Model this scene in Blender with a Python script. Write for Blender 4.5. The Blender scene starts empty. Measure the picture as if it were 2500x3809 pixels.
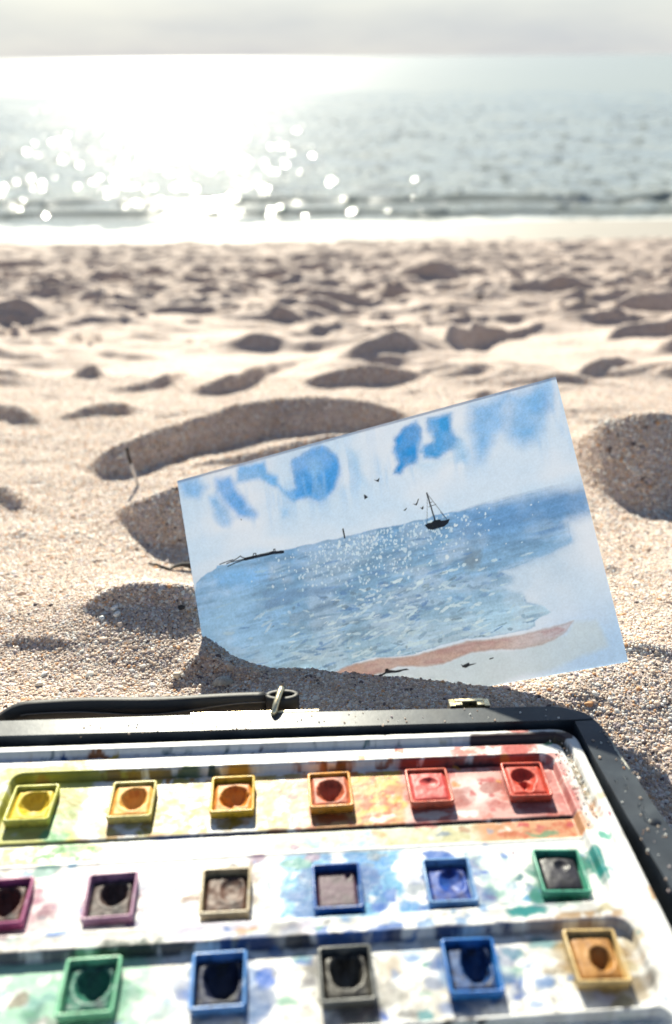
import bpy, bmesh, math, random
import numpy as np
from mathutils import Vector, Matrix
random.seed(7)
RNG = np.random.default_rng(11)
C = bpy.context.scene.collection
S = bpy.context.scene

# ------------------------------------------------------------------ camera
# units are metres; the origin is the phone lens, 26 cm above the sand
cam_d = bpy.data.cameras.new('camera'); cam = bpy.data.objects.new('camera', cam_d); C.objects.link(cam)
right = Vector((0.99997, -0.0039, -0.00682)); up = Vector((0.00785, 0.4968, 0.86783)); fwd = Vector((0.0, 0.86785, -0.49682))
m3 = Matrix((right, up, -fwd)).transposed()
cam.matrix_world = m3.to_4x4()
cam_d.sensor_fit = 'VERTICAL'; cam_d.sensor_height = 36; cam_d.sensor_width = 36
cam_d.lens = 27.98
cam_d.clip_start = 0.01; cam_d.clip_end = 30000
cam_d.dof.use_dof = True
cam_d.dof.focus_distance = 0.385
cam_d.dof.aperture_fstop = 6.3
S.camera = cam

# ------------------------------------------------------------------ sky and sun
SUN_EL = math.radians(31.0); SUN_AZ = math.radians(-10.0)      # azimuth from +Y towards +X
w = bpy.data.worlds.new('World'); S.world = w; w.use_nodes = True
nt = w.node_tree; nt.nodes.clear()
out = nt.nodes.new('ShaderNodeOutputWorld'); bg = nt.nodes.new('ShaderNodeBackground')
sky = nt.nodes.new('ShaderNodeTexSky'); sky.sky_type = 'NISHITA'; sky.sun_disc = False
sky.sun_elevation = SUN_EL; sky.sun_rotation = SUN_AZ
sky.altitude = 0; sky.air_density = 1.0; sky.dust_density = 0.4; sky.ozone_density = 1.0
tc = nt.nodes.new('ShaderNodeTexCoord')
mp = nt.nodes.new('ShaderNodeMapping'); mp.inputs['Scale'].default_value = (1, 1, 4.0)
nz = nt.nodes.new('ShaderNodeTexNoise'); nz.inputs['Scale'].default_value = 3.2; nz.inputs['Detail'].default_value = 6; nz.inputs['Roughness'].default_value = 0.55
rp = nt.nodes.new('ShaderNodeValToRGB'); rp.color_ramp.elements[0].position = 0.42; rp.color_ramp.elements[1].position = 0.72
rp.color_ramp.elements[0].color = (0, 0, 0, 1); rp.color_ramp.elements[1].color = (0.25, 0.25, 0.25, 1)
mix = nt.nodes.new('ShaderNodeMix'); mix.data_type = 'RGBA'
nt.links.new(tc.outputs['Generated'], mp.inputs['Vector']); nt.links.new(mp.outputs[0], nz.inputs['Vector'])
nt.links.new(nz.outputs['Fac'], rp.inputs['Fac']); 
sx_ = nt.nodes.new('ShaderNodeSeparateXYZ'); nt.links.new(tc.outputs['Generated'], sx_.inputs[0])
hr = nt.nodes.new('ShaderNodeMapRange'); hr.interpolation_type = 'SMOOTHSTEP'; hr.inputs['From Min'].default_value = 0.02; hr.inputs['From Max'].default_value = 0.15; hr.inputs['To Min'].default_value = 0.93; hr.inputs['To Max'].default_value = 0.0
nt.links.new(sx_.outputs['Z'], hr.inputs['Value'])
mxx = nt.nodes.new('ShaderNodeMath'); mxx.operation = 'MAXIMUM'; nt.links.new(hr.outputs[0], mxx.inputs[0]); nt.links.new(rp.outputs['Color'], mxx.inputs[1])
bk = nt.nodes.new('ShaderNodeValToRGB'); bk.color_ramp.elements[0].position = .35; bk.color_ramp.elements[1].position = .65
bk.color_ramp.elements[0].color = (4.0, 4.4, 4.95, 1); bk.color_ramp.elements[1].color = (5.6, 5.8, 5.7, 1); nt.links.new(nz.outputs['Fac'], bk.inputs['Fac'])
nt.links.new(mxx.outputs[0], mix.inputs['Factor'])
nt.links.new(sky.outputs[0], mix.inputs['A']); nt.links.new(bk.outputs['Color'], mix.inputs['B'])
nt.links.new(mix.outputs['Result'], bg.inputs['Color']); bg.inputs['Strength'].default_value = 0.052
nt.links.new(bg.outputs[0], out.inputs['Surface'])
sun_d = bpy.data.lights.new('sun', 'SUN'); sun_d.energy = 4.8; sun_d.angle = math.radians(0.53); sun_d.color = (1.0, 0.955, 0.79)
sun = bpy.data.objects.new('sun', sun_d); C.objects.link(sun)
sv = Vector((math.sin(SUN_AZ) * math.cos(SUN_EL), math.cos(SUN_AZ) * math.cos(SUN_EL), math.sin(SUN_EL)))
sun.rotation_euler = (-sv).to_track_quat('-Z', 'Y').to_euler()
sun.location = sv * 20
S.view_settings.view_transform = 'Standard'; S.view_settings.look = 'None'
S.view_settings.gamma = 1; S.view_settings.use_curve_mapping = False
S.view_settings.exposure = 1.33
S.cycles.use_denoising = True
S.cycles.max_bounces = 8

# ------------------------------------------------------------------ helpers
def lin(c):
    c = np.asarray(c, float) / 255.0
    return np.where(c <= 0.04045, c / 12.92, ((c + 0.055) / 1.055) ** 2.4)
def L3(c, g=1.0):
    r = lin(c) * g
    return (float(r[0]), float(r[1]), float(r[2]), 1.0)
def sstep(e0, e1, x):
    t = np.clip((x - e0) / (e1 - e0), 0, 1)
    return t * t * (3 - 2 * t)
def _hash(ix, iy, seed):
    h = (ix.astype(np.int64) * 374761393 + iy.astype(np.int64) * 668265263 + seed * 1442695041) & 0xffffffff
    h = ((h ^ (h >> 13)) * 1274126177) & 0xffffffff
    return ((h ^ (h >> 16)) & 0xffffff) / float(0xffffff)
def vnoise(x, y, seed=0):
    ix = np.floor(x); iy = np.floor(y); fx = x - ix; fy = y - iy
    fx = fx * fx * fx * (fx * (fx * 6 - 15) + 10); fy = fy * fy * fy * (fy * (fy * 6 - 15) + 10)
    a = _hash(ix, iy, seed); b = _hash(ix + 1, iy, seed); c = _hash(ix, iy + 1, seed); d = _hash(ix + 1, iy + 1, seed)
    return (a * (1 - fx) + b * fx) * (1 - fy) + (c * (1 - fx) + d * fx) * fy
def fbm(x, y, seed=0, octv=4, rough=0.5):
    s = 0; a = 1; t = 0
    for i in range(octv):
        s = s + a * vnoise(x * 2 ** i + 17.3 * i, y * 2 ** i - 9.1 * i, seed + i); t += a; a *= rough
    return s / t
def tag(o, label=None, cat=None, group=None, kind=None):
    if label: o['label'] = label
    if cat: o['category'] = cat
    if group: o['group'] = group
    if kind: o['kind'] = kind
    return o
def obj(name, me, mat=None, parent=None):
    o = bpy.data.objects.new(name, me); C.objects.link(o)
    if mat: me.materials.append(mat)
    if parent: o.parent = parent
    return o
def empty(name, mat=None):
    o = bpy.data.objects.new(name, None); o.empty_display_size = 0.01; C.objects.link(o)
    if mat is not None: o.matrix_world = mat
    return o
def grid_mesh(name, P, keep=None, smooth=True):
    """P: (ny, nx, 3) array of points -> quad mesh"""
    ny, nx = P.shape[:2]
    idx = np.arange(ny * nx).reshape(ny, nx)
    q = np.stack([idx[:-1, :-1], idx[:-1, 1:], idx[1:, 1:], idx[1:, :-1]], -1).reshape(-1, 4)
    if keep is not None: q = q[keep.reshape(-1)]
    me = bpy.data.meshes.new(name)
    me.vertices.add(ny * nx); me.vertices.foreach_set('co', P.reshape(-1).astype(np.float32))
    me.loops.add(len(q) * 4); me.loops.foreach_set('vertex_index', q.reshape(-1).astype(np.int32))
    me.polygons.add(len(q)); me.polygons.foreach_set('loop_start', np.arange(0, len(q) * 4, 4, dtype=np.int32))
    me.polygons.foreach_set('use_smooth', np.full(len(q), smooth, dtype=bool))
    me.update(calc_edges=True)
    return me
def set_color(me, col, name='paint'):
    a = me.color_attributes.new(name, 'FLOAT_COLOR', 'POINT')
    rgba = np.ones((col.shape[0], 4), np.float32); rgba[:, :3] = col
    a.data.foreach_set('color', rgba.reshape(-1))
def set_float(me, v, name):
    a = me.attributes.new(name, 'FLOAT', 'POINT'); a.data.foreach_set('value', v.reshape(-1).astype(np.float32))
def from_bm(name, bm, smooth=False):
    me = bpy.data.meshes.new(name); bmesh.ops.recalc_face_normals(bm, faces=bm.faces); bm.to_mesh(me); bm.free()
    if smooth:
        me.polygons.foreach_set('use_smooth', np.ones(len(me.polygons), bool))
    return me
def prism(pts, z0, z1, bev=0.0, top_only=True, seg=2):
    bm = bmesh.new()
    lo = [bm.verts.new((x, y, z0)) for x, y in pts]; hi = [bm.verts.new((x, y, z1)) for x, y in pts]
    n = len(pts)
    bm.faces.new(lo[::-1]); tf = bm.faces.new(hi)
    for i in range(n): bm.faces.new((lo[i], lo[(i + 1) % n], hi[(i + 1) % n], hi[i]))
    if bev:
        es = list(tf.edges) if top_only else list(bm.edges)
        bmesh.ops.bevel(bm, geom=es, offset=bev, segments=seg, affect='EDGES', profile=0.5)
    return bm
def box_bm(bm, x0, x1, y0, y1, z0, z1):
    v = [bm.verts.new(p) for p in ((x0,y0,z0),(x1,y0,z0),(x1,y1,z0),(x0,y1,z0),(x0,y0,z1),(x1,y0,z1),(x1,y1,z1),(x0,y1,z1))]
    for f in ((0,3,2,1),(4,5,6,7),(0,1,5,4),(1,2,6,5),(2,3,7,6),(3,0,4,7)): bm.faces.new([v[i] for i in f])
def tube(pts, radii, n=10, cap=True):
    bm = bmesh.new(); rings = []
    pts = [Vector(p) for p in pts]
    for i, p in enumerate(pts):
        d = (pts[min(i + 1, len(pts) - 1)] - pts[max(i - 1, 0)]).normalized()
        u = d.cross(Vector((0.13, 0.2, 1))).normalized(); v = d.cross(u)
        r = radii[i] if hasattr(radii, '__len__') else radii
        rings.append([bm.verts.new(p + (u * math.cos(t) + v * math.sin(t)) * r) for t in [2 * math.pi * k / n for k in range(n)]])
    for a, b in zip(rings, rings[1:]):
        for k in range(n): bm.faces.new((a[k], a[(k + 1) % n], b[(k + 1) % n], b[k]))
    if cap: bm.faces.new(rings[0][::-1]); bm.faces.new(rings[-1])
    return bm

# material helpers
class Mat:
    def __init__(s, name, rough=0.5, color=(0.5, 0.5, 0.5, 1), metal=0.0, spec=0.5):
        s.m = bpy.data.materials.new(name); s.m.use_nodes = True; s.t = s.m.node_tree; s.N = s.t.nodes
        s.b = s.N['Principled BSDF']; s.o = s.N['Material Output']
        s.b.inputs['Base Color'].default_value = color; s.b.inputs['Roughness'].default_value = rough
        s.b.inputs['Metallic'].default_value = metal; s.b.inputs['Specular IOR Level'].default_value = spec
    def n(s, t, **kw):
        x = s.N.new(t)
        for k, v in kw.items():
            if k in x.inputs: x.inputs[k].default_value = v
            else: setattr(x, k, v)
        return x
    def l(s, a, b): s.t.links.new(a, b)
    def noise(s, scale, detail=4, rough=0.55, coord='Object'):
        c = s.n('ShaderNodeTexCoord'); x = s.n('ShaderNodeTexNoise'); x.inputs['Scale'].default_value = scale
        x.inputs['Detail'].default_value = detail; x.inputs['Roughness'].default_value = rough
        s.l(c.outputs[coord], x.inputs['Vector']); return x.outputs['Fac']
    def ramp(s, fac, stops, interp='LINEAR'):
        r = s.n('ShaderNodeValToRGB'); e = r.color_ramp.elements; r.color_ramp.interpolation = interp
        while len(e) < len(stops): e.new(0.5)
        for el, (p, c) in zip(e, stops): el.position = p; el.color = c if len(c) == 4 else (*c, 1)
        s.l(fac, r.inputs['Fac']); return r.outputs['Color']
    def mixc(s, fac, a, b, mode='MIX'):
        x = s.n('ShaderNodeMix'); x.data_type = 'RGBA'; x.blend_type = mode
        for k, v in (('Factor', fac), ('A', a), ('B', b)):
            if hasattr(v, 'links'): s.l(v, x.inputs[k])
            else: x.inputs[k].default_value = v
        return x.outputs['Result']
    def bump(s, h, strength=0.3, dist=0.001, prev=None):
        x = s.n('ShaderNodeBump'); x.inputs['Strength'].default_value = strength; x.inputs['Distance'].default_value = dist
        s.l(h, x.inputs['Height'])
        if prev is not None: s.l(prev, x.inputs['Normal'])
        return x.outputs['Normal']
    def set(s, **kw):
        for k, v in kw.items():
            k = {'color': 'Base Color', 'rough': 'Roughness', 'normal': 'Normal'}[k]
            s.l(v, s.b.inputs[k])
        return s

# ------------------------------------------------------------------ beach
CP = np.array([(-.0735,.3445,-.2682),(-.0612,.3339,-.2764),(-.0439,.3258,-.2785),(-.0076,.3139,-.2758),(.0207,.3058,-.2721),(.0445,.2989,-.2692),(.0649,.2932,-.2662),(.0792,.2899,-.2635),(.105,.287,-.2610),(.1337,.2841,-.2580),
 (-.20,.265,-.264),(-.10,.265,-.264),(0,.265,-.2655),(.10,.262,-.266),(.16,.25,-.266),(.20,.20,-.263),(-.2,.34,-.272),(-.13,.33,-.270),(.2,.3,-.266),(.19,.36,-.272),(0,.40,-.284),(.1,.38,-.281),(-.07,.40,-.284),
 (-.15,.42,-.286),(.2,.45,-.293),(0,.55,-.311),(-.3,.5,-.303),(.3,.5,-.303),(.3,.25,-.262),(-.3,.25,-.262),(0,.1,-.254),(.2,.1,-.254),(-.2,.1,-.254),(0,.75,-.345),(.4,.75,-.345),(-.4,.75,-.345),(.02,.34,-.276),(.08,.32,-.270)])
def base0(y): return np.where(y < .28, -.265 + .06 * (.28 - y), -.265 - .1697 * (y - .28))
def phi(r2): return np.exp(-r2 / (2 * .055 ** 2))
_P = CP[:, :2]
CW = np.linalg.solve(phi(((_P[:, None] - _P[None]) ** 2).sum(-1)) + np.eye(len(CP)) * 1e-3, CP[:, 2] - base0(_P[:, 1]))
# heaps and hollows of the trodden sand: (x, y of the foot, y of the crest, height), and how fast the back falls away
DUNES = [
 ([(-0.1472,0.3578,0.3598,0.0),(-0.1366,0.3575,0.3616,0.0049),(-0.1265,0.3564,0.3633,0.0082),(-0.1115,0.3564,0.3643,0.0094),(-0.1002,0.3568,0.3646,0.0093),(-0.0891,0.3574,0.3651,0.0093),(-0.0772,0.3585,0.3658,0.0087),(-0.0675,0.3611,0.368,0.0082),(-0.0559,0.3768,0.3788,0.0)],1.2),
 ([(-0.0885,0.3061,0.3081,0.0),(-0.0829,0.3092,0.3115,0.0023),(-0.0764,0.3142,0.3198,0.0058),(-0.0706,0.3188,0.3268,0.0083),(-0.0624,0.3164,0.3236,0.0074),(-0.0537,0.3132,0.3189,0.0059),(-0.0405,0.3106,0.3144,0.004),(-0.0318,0.3092,0.3112,0.0)],1.0),
 ([(-0.1813,0.3365,0.3385,0.0),(-0.1712,0.3365,0.3393,0.0029),(-0.1569,0.3362,0.339,0.0029),(-0.1448,0.3337,0.3349,0.0013),(-0.1391,0.3308,0.3328,0.0)],1.2),
 ([(-0.1756,0.5462,0.5482,0.0),(-0.1617,0.5241,0.5348,0.0119),(-0.1469,0.5009,0.5207,0.0221),(-0.1341,0.4889,0.515,0.029),(-0.1211,0.4876,0.518,0.0338),(-0.1098,0.4939,0.5248,0.0342),(-0.0958,0.5032,0.534,0.0342),(-0.0823,0.5146,0.5409,0.0292),(-0.0781,0.5746,0.5766,0.0)],1.2),
 ([(0.2072,0.6607,0.6627,0.0),(0.2138,0.63,0.6489,0.021),(0.2161,0.6005,0.6321,0.0351),(0.2201,0.5736,0.6158,0.0468),(0.2287,0.5614,0.6093,0.0532),(0.237,0.5494,0.6018,0.0582),(0.2529,0.5398,0.5953,0.0616),(0.286,0.5486,0.6008,0.058),(0.4007,0.7167,0.7187,0.0)],1.5),
 ([(-0.1422,0.6522,0.6542,0.0),(-0.1261,0.6531,0.6571,0.0044),(-0.0954,0.6611,0.6678,0.0075),(-0.0633,0.6599,0.6727,0.0141),(-0.0314,0.6548,0.6731,0.0204),(-0.0081,0.6738,0.6906,0.0187),(0.0208,0.6996,0.7116,0.0133),(0.0437,0.734,0.736,0.0)],2.0),
 ([(-0.2352,0.6667,0.6687,0.0),(-0.2086,0.6297,0.6482,0.0198),(-0.1895,0.6322,0.6584,0.0281),(-0.1745,0.6507,0.681,0.0324),(-0.1593,0.6716,0.7032,0.0338),(-0.1406,0.7016,0.7333,0.0341),(-0.119,0.7246,0.7572,0.0349),(-0.0959,0.7464,0.7799,0.036),(-0.0715,0.7683,0.8008,0.0349),(-0.0358,0.7727,0.8062,0.036),(-0.0088,0.7725,0.8062,0.0361),(0.0184,0.7827,0.8143,0.0339),(0.0422,0.8026,0.8276,0.0268),(0.0628,0.8266,0.842,0.0165),(0.0794,0.8483,0.8536,0.0056),(0.0897,0.8492,0.8512,0.0)],1.0),
 ([(-0.3293,0.8632,0.8652,0.0),(-0.3118,0.8517,0.8603,0.0089),(-0.2874,0.8548,0.869,0.0147),(-0.2646,0.863,0.8789,0.0165),(-0.2466,0.8705,0.8854,0.0154),(-0.2382,0.8958,0.9011,0.0055),(-0.2329,0.9044,0.9064,0.0)],1.2),
 ([(-0.2218,0.8553,0.8573,0.0),(-0.2033,0.8534,0.8614,0.0077),(-0.1874,0.8737,0.8797,0.0058),(-0.1767,0.8977,0.8997,0.0)],1.2),
 ([(-0.3112,1.0182,1.0202,0.0),(-0.2811,1.0071,1.016,0.0096),(-0.2547,1.019,1.0326,0.0146),(-0.2313,1.0493,1.068,0.02),(-0.2256,1.0971,1.1113,0.0152),(-0.2158,1.1255,1.1275,0.0021),(-0.2125,1.1267,1.1287,0.0)],1.2),
 ([(-0.1997,1.0139,1.0159,0.0),(-0.1819,0.998,1.0072,0.01),(-0.1577,0.9921,1.0102,0.0194),(-0.1363,1.0043,1.0281,0.0255),(-0.1178,1.0469,1.0712,0.0261),(-0.099,1.1074,1.1282,0.0223),(-0.0773,1.1599,1.1754,0.0166),(-0.0532,1.2095,1.2197,0.011),(-0.0267,1.2467,1.2523,0.0059),(-0.0094,1.2731,1.2751,0.0)],1.0),
 ([(-0.0557,1.0409,1.0429,0.0),(-0.0343,1.0241,1.0364,0.0132),(-0.0109,1.023,1.0426,0.0211),(0.0124,1.0265,1.0499,0.0251),(0.0412,1.0209,1.0474,0.0284),(0.0707,1.0279,1.0527,0.0266),(0.1035,1.0652,1.0808,0.0168),(0.1317,1.0987,1.1041,0.0057),(0.1454,1.1055,1.1075,0.0)],1.0),
 ([(0.1565,0.9862,0.9882,0.0),(0.1668,0.9648,0.9719,0.0073),(0.1802,0.9479,0.9597,0.0122),(0.1979,0.9552,0.968,0.0132),(0.2232,1.023,1.025,0.0)],1.2),
 ([(0.077,0.9837,0.9857,0.0),(0.0904,0.9771,0.9814,0.0042),(0.1082,0.9874,0.9928,0.0052),(0.1264,1.0213,1.0233,0.0)],1.2),
 ([(0.3323,1.0467,1.0487,0.0),(0.3462,1.0475,1.0587,0.012),(0.3756,1.0677,1.0863,0.0199),(0.4126,1.1048,1.1226,0.019),(0.4432,1.1355,1.1467,0.0119),(0.4709,1.1623,1.1643,0.0)],1.5),
 ([(-0.3912,1.1045,1.1065,0.0),(-0.3694,1.0793,1.0912,0.0123),(-0.3521,1.0747,1.0941,0.0201),(-0.3375,1.0762,1.0926,0.017),(-0.3341,1.1034,1.1054,0.0)],1.2),
 ([(-0.3594,1.195,1.197,0.0),(-0.3382,1.1802,1.1861,0.0057),(-0.3255,1.1941,1.1961,0.0)],1.5),
 ([(0.1763,1.431,1.433,0.0),(0.1777,1.3231,1.348,0.0267),(0.1875,1.2659,1.304,0.0409),(0.2062,1.2751,1.3176,0.0455),(0.2498,1.3624,1.4004,0.0407),(0.2942,1.4333,1.4622,0.031),(0.3384,1.4885,1.5079,0.0207),(0.3847,1.5433,1.555,0.0126),(0.4311,1.5888,1.5924,0.0038),(0.4475,1.5989,1.6009,0.0)],1.0),
 ([(0.4852,1.402,1.404,0.0),(0.5064,1.4017,1.4192,0.0188),(0.5293,1.4041,1.4312,0.029),(0.5673,1.4035,1.4344,0.0331),(0.6068,1.402,1.4341,0.0344),(0.6892,1.4491,1.4751,0.0279),(0.7522,1.5424,1.5444,0.0)],1.2),
 ([(0.6381,1.8787,1.8807,0.0),(0.645,1.8149,1.8378,0.0245),(0.6903,1.8085,1.8443,0.0384),(0.7287,1.7839,1.8273,0.0466),(0.7557,1.7748,1.8205,0.049),(0.8634,1.8226,1.8595,0.0396),(0.9911,2.0194,2.0214,0.0)],1.2),
 ([(0.5179,1.2607,1.2627,0.0),(0.5322,1.2474,1.2589,0.0119),(0.5439,1.2398,1.2558,0.0166),(0.5906,1.2551,1.2725,0.018),(0.6357,1.3186,1.3206,0.0)],1.2),
 ([(-0.7338,1.6295,1.6315,0.0),(-0.6395,1.4917,1.5137,0.0236),(-0.6268,1.5959,1.5979,0.0),(-0.6179,1.5612,1.5682,0.0075),(-0.6139,1.4692,1.4942,0.0268),(-0.5995,1.473,1.4954,0.024)],1.2),
 ([(-0.5334,1.5235,1.5255,0.0),(-0.4753,1.4115,1.4292,0.019),(-0.4437,1.5664,1.5684,0.0),(-0.4425,1.5326,1.5381,0.0059),(-0.4409,1.3768,1.3996,0.0245),(-0.4321,1.4246,1.4418,0.0184)],1.2),
 ([(-0.2786,1.3173,1.3193,0.0),(-0.2539,1.3059,1.314,0.0087),(-0.2266,1.3194,1.3306,0.012),(-0.214,1.3842,1.3916,0.0079),(-0.21,1.438,1.44,0.0)],1.2),
 ([(-0.3245,1.4124,1.4144,0.0),(-0.2937,1.3988,1.4085,0.01),(-0.2696,1.4395,1.4502,0.011),(-0.2504,1.5211,1.5254,0.0044),(-0.2465,1.5489,1.5509,0.0)],1.2),
 ([(-0.5236,1.2675,1.2695,0.0),(-0.4967,1.234,1.2471,0.0136),(-0.4812,1.2301,1.2461,0.0165),(-0.4787,1.2597,1.2667,0.0072),(-0.4774,1.2737,1.2757,0.0)],1.2),
 ([(-0.5329,1.1204,1.1224,0.0),(-0.4806,1.0735,1.0848,0.0113),(-0.4523,1.0631,1.0742,0.0112),(-0.4342,1.0693,1.0723,0.003),(-0.4292,1.07,1.072,0.0)],1.5),
 ([(-0.4382,0.9016,0.9036,0.0),(-0.3939,0.8605,0.8769,0.0164),(-0.3658,0.8398,0.8578,0.018),(-0.3414,0.8304,0.8395,0.0091),(-0.3343,0.8355,0.8375,0.0)],1.5),
 ([(-0.4778,1.8223,1.8243,0.0),(-0.4421,1.7689,1.7853,0.017),(-0.4243,1.7748,1.7888,0.0145),(-0.4172,1.8185,1.8205,0.0)],1.2),
 ([(-0.3597,1.7127,1.7147,0.0),(-0.3186,1.6714,1.6861,0.0153),(-0.285,1.69,1.7026,0.013),(-0.2711,1.7854,1.7874,0.0)],1.2),
 ([(-0.3655,2.5465,2.5485,0.0),(-0.3213,2.4709,2.4894,0.0191),(-0.2993,2.7254,2.7274,0.0),(-0.2963,2.5453,2.5643,0.0197)],1.2),
 ([(-0.0321,2.7356,2.7376,0.0),(0.0115,2.6668,2.6904,0.0245),(0.0475,2.6808,2.7045,0.0246),(0.0786,2.7645,2.7774,0.0133),(0.1141,2.9156,2.9176,0.0)],1.2),
 ([(-0.0122,3.4404,3.4424,0.0),(0.0584,3.2997,3.3198,0.0208),(0.1446,3.2644,3.2858,0.0221),(0.2255,3.3044,3.3183,0.0144),(0.2561,3.4056,3.4076,0.0)],1.2),
 ([(0.0463,1.7798,1.7818,0.0),(0.0773,1.7123,1.7266,0.0148),(0.1049,1.7037,1.7195,0.0164),(0.1355,1.7369,1.7441,0.0075),(0.1443,1.7725,1.7745,0.0)],1.2),
 ([(0.0472,1.6376,1.6396,0.0),(0.0787,1.5486,1.563,0.0149),(0.111,1.5232,1.5402,0.0175),(0.1466,1.5449,1.5599,0.0156),(0.1997,1.672,1.6767,0.0048),(0.2067,1.6911,1.6931,0.0)],1.2),
 ([(-0.1069,2.418,2.42,0.0),(-0.0765,2.2843,2.3024,0.0187),(-0.0521,2.2947,2.3108,0.0166),(-0.0417,2.4123,2.4143,0.0)],1.2),
 ([(0.0855,2.0242,2.0262,0.0),(0.1039,1.9579,1.9733,0.016),(0.131,1.9646,1.9774,0.0132),(0.1472,2.0406,2.0426,0.0)],1.2),
 ([(-0.2058,1.9654,1.9674,0.0),(-0.1704,1.929,1.9424,0.0139),(-0.14,1.9455,1.9581,0.0131),(-0.13,2.0403,2.0423,0.0)],1.2),
 ([(-0.6304,2.3116,2.3136,0.0),(-0.5883,2.2369,2.2515,0.0151),(-0.5751,2.3203,2.3223,0.0),(-0.5667,2.2468,2.2593,0.013)],1.2),
 ([(-0.7785,2.2238,2.2258,0.0),(-0.7116,2.1315,2.1484,0.0175),(-0.68,2.2158,2.2178,0.0),(-0.6796,2.1394,2.1544,0.0155)],1.2),
 ([(-0.9858,2.2893,2.2913,0.0),(-0.9102,2.2261,2.2406,0.015),(-0.8562,2.2101,2.2245,0.0149),(-0.8305,2.2538,2.2611,0.0076),(-0.8275,2.2879,2.2899,0.0)],1.2),
 ([(0.6379,3.0795,3.0815,0.0),(0.6637,3.0154,3.0437,0.0292),(0.7129,3.0557,3.0843,0.0296),(0.812,3.3675,3.3695,0.0)],1.2),
 ([(0.8191,3.1806,3.1826,0.0),(0.8314,3.0405,3.0632,0.0236),(0.8833,3.0787,3.093,0.0149),(0.9328,3.1908,3.1928,0.0)],1.2),
 ([(0.2347,2.1917,2.1937,0.0),(0.2587,2.1482,2.1699,0.0218),(0.2962,2.1694,2.1946,0.0251),(0.332,2.2105,2.2211,0.0106),(0.3495,2.2686,2.2706,0.0)],1.2),
 ([(-0.0794,1.645,1.647,0.0),(-0.051,1.6066,1.6205,0.0139),(-0.0246,1.6184,1.6324,0.014),(0.0022,1.6694,1.6714,0.0)],1.2),
 ([(-0.2096,1.5987,1.6007,0.0),(-0.1677,1.5367,1.5493,0.0125),(-0.1356,1.5596,1.5715,0.012),(-0.122,1.6069,1.6089,0.0)],1.2),
 ([(0.3477,2.0466,2.0486,0.0),(0.3558,1.9696,1.9905,0.0209),(0.3841,2.0062,2.0217,0.0155),(0.4106,2.0855,2.0875,0.0)],1.2),
 ([(0.5142,1.9142,1.9162,0.0),(0.5303,1.8617,1.8761,0.0143),(0.5912,1.9312,1.9442,0.013),(0.6298,2.0045,2.0065,0.0)],1.2),
 ([(-0.2395,0.4959,0.4979,0.0),(-0.2301,0.4868,0.4924,0.0056),(-0.2246,0.4881,0.4928,0.0047),(-0.2224,0.4921,0.4941,0.0)],1.2),
 ([(-0.3077,0.5962,0.5982,0.0),(-0.2715,0.5653,0.5791,0.0134),(-0.2606,0.5549,0.5686,0.0131),(-0.2533,0.5521,0.5591,0.0068),(-0.2521,0.5559,0.5579,0.0)],1.0),
 ([(0.1699,0.4214,0.4234,0.0),(0.1735,0.4174,0.4228,0.0053),(0.1795,0.4216,0.4234,0.0018),(0.182,0.4236,0.4256,0.0)],1.5),
]

# paint box frame: origin, unit axes (along the rows, away from the painter, up)
BO = Vector((-0.00235023, 0.21871215, -0.24017103))
BA = Vector((0.99746658, 0.06783283, -0.0214273)); BB = Vector((-0.06900563, 0.99582235, -0.0598003)); BN = BA.cross(BB).normalized(); BB = BN.cross(BA).normalized()
BOXM = Matrix((BA, BB, BN)).transposed().to_4x4(); BOXM.translation = BO

SEA_Z = -2.10
def shore_edge(x): return 11.75 + .50 * np.tanh(x / 2.5)
def beach_profile(y, x=0):
    z = base0(y)
    wet = -1.665 - .435 / (shore_edge(x) - 8.5) * (y - 8.5)                     # the smooth wet slope down to the water
    return np.where(y > 8.5, wet, z)
nx = 430
yr = np.concatenate([[-1.2, -.4, -.1], np.geomspace(.03, .2, 70)[:-1], np.geomspace(.2, 1.2, 330)[:-1], np.arange(1.2, 9.2, .0085), np.linspace(9.22, 14.5, 70)]); ny = len(yr)
sx = np.linspace(-1, 1, nx)
Y = np.repeat(yr[:, None], nx, 1); X = sx[None] * (np.maximum(Y, 0) + .25) * .75
X[:3] *= 1.0
Z = beach_profile(Y, X)
near = Y < 1.05
xx = X[near]; yy = Y[near]; a = np.zeros(xx.shape)
for (px, py, _), cw in zip(CP, CW): a += cw * phi((xx - px) ** 2 + (yy - py) ** 2)
Z[near] += a
def add_heap(rows, k):
    P = np.array(rows); x0, x1 = P[0, 0], P[-1, 0]; yA = P[:, 1].min(); yB = P[:, 2].max() + 6 * k * (P[:, 2] - P[:, 1]).max() + .05
    r0, r1 = np.searchsorted(yr, [yA, yB])
    if r1 - r0 < 2: return
    xs = X[r0:r1]; c0 = max(np.argmax(sx * (yr[r1 - 1] + .25) * .75 > x0) - 3, 0) if x0 < 0 else max(np.argmax(sx * (yr[r0] + .25) * .75 > -9e9), 0)
    xs = X[r0:r1]; ys = Y[r0:r1]
    yf = np.interp(xs, P[:, 0], P[:, 1]); yc = np.interp(xs, P[:, 0], P[:, 2]); h = np.interp(xs, P[:, 0], P[:, 3], 0, 0)
    run = np.maximum(yc - yf, 1e-4); t = (ys - yf) / run
    Z[r0:r1] += h * np.clip(t, 0, 1) * np.exp(-np.maximum(ys - yc, 0) / np.maximum(k * run, .01))
for rows, k in DUNES: add_heap([(p[0], p[1], p[2], p[3] * 1.14) for p in rows], k)
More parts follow.
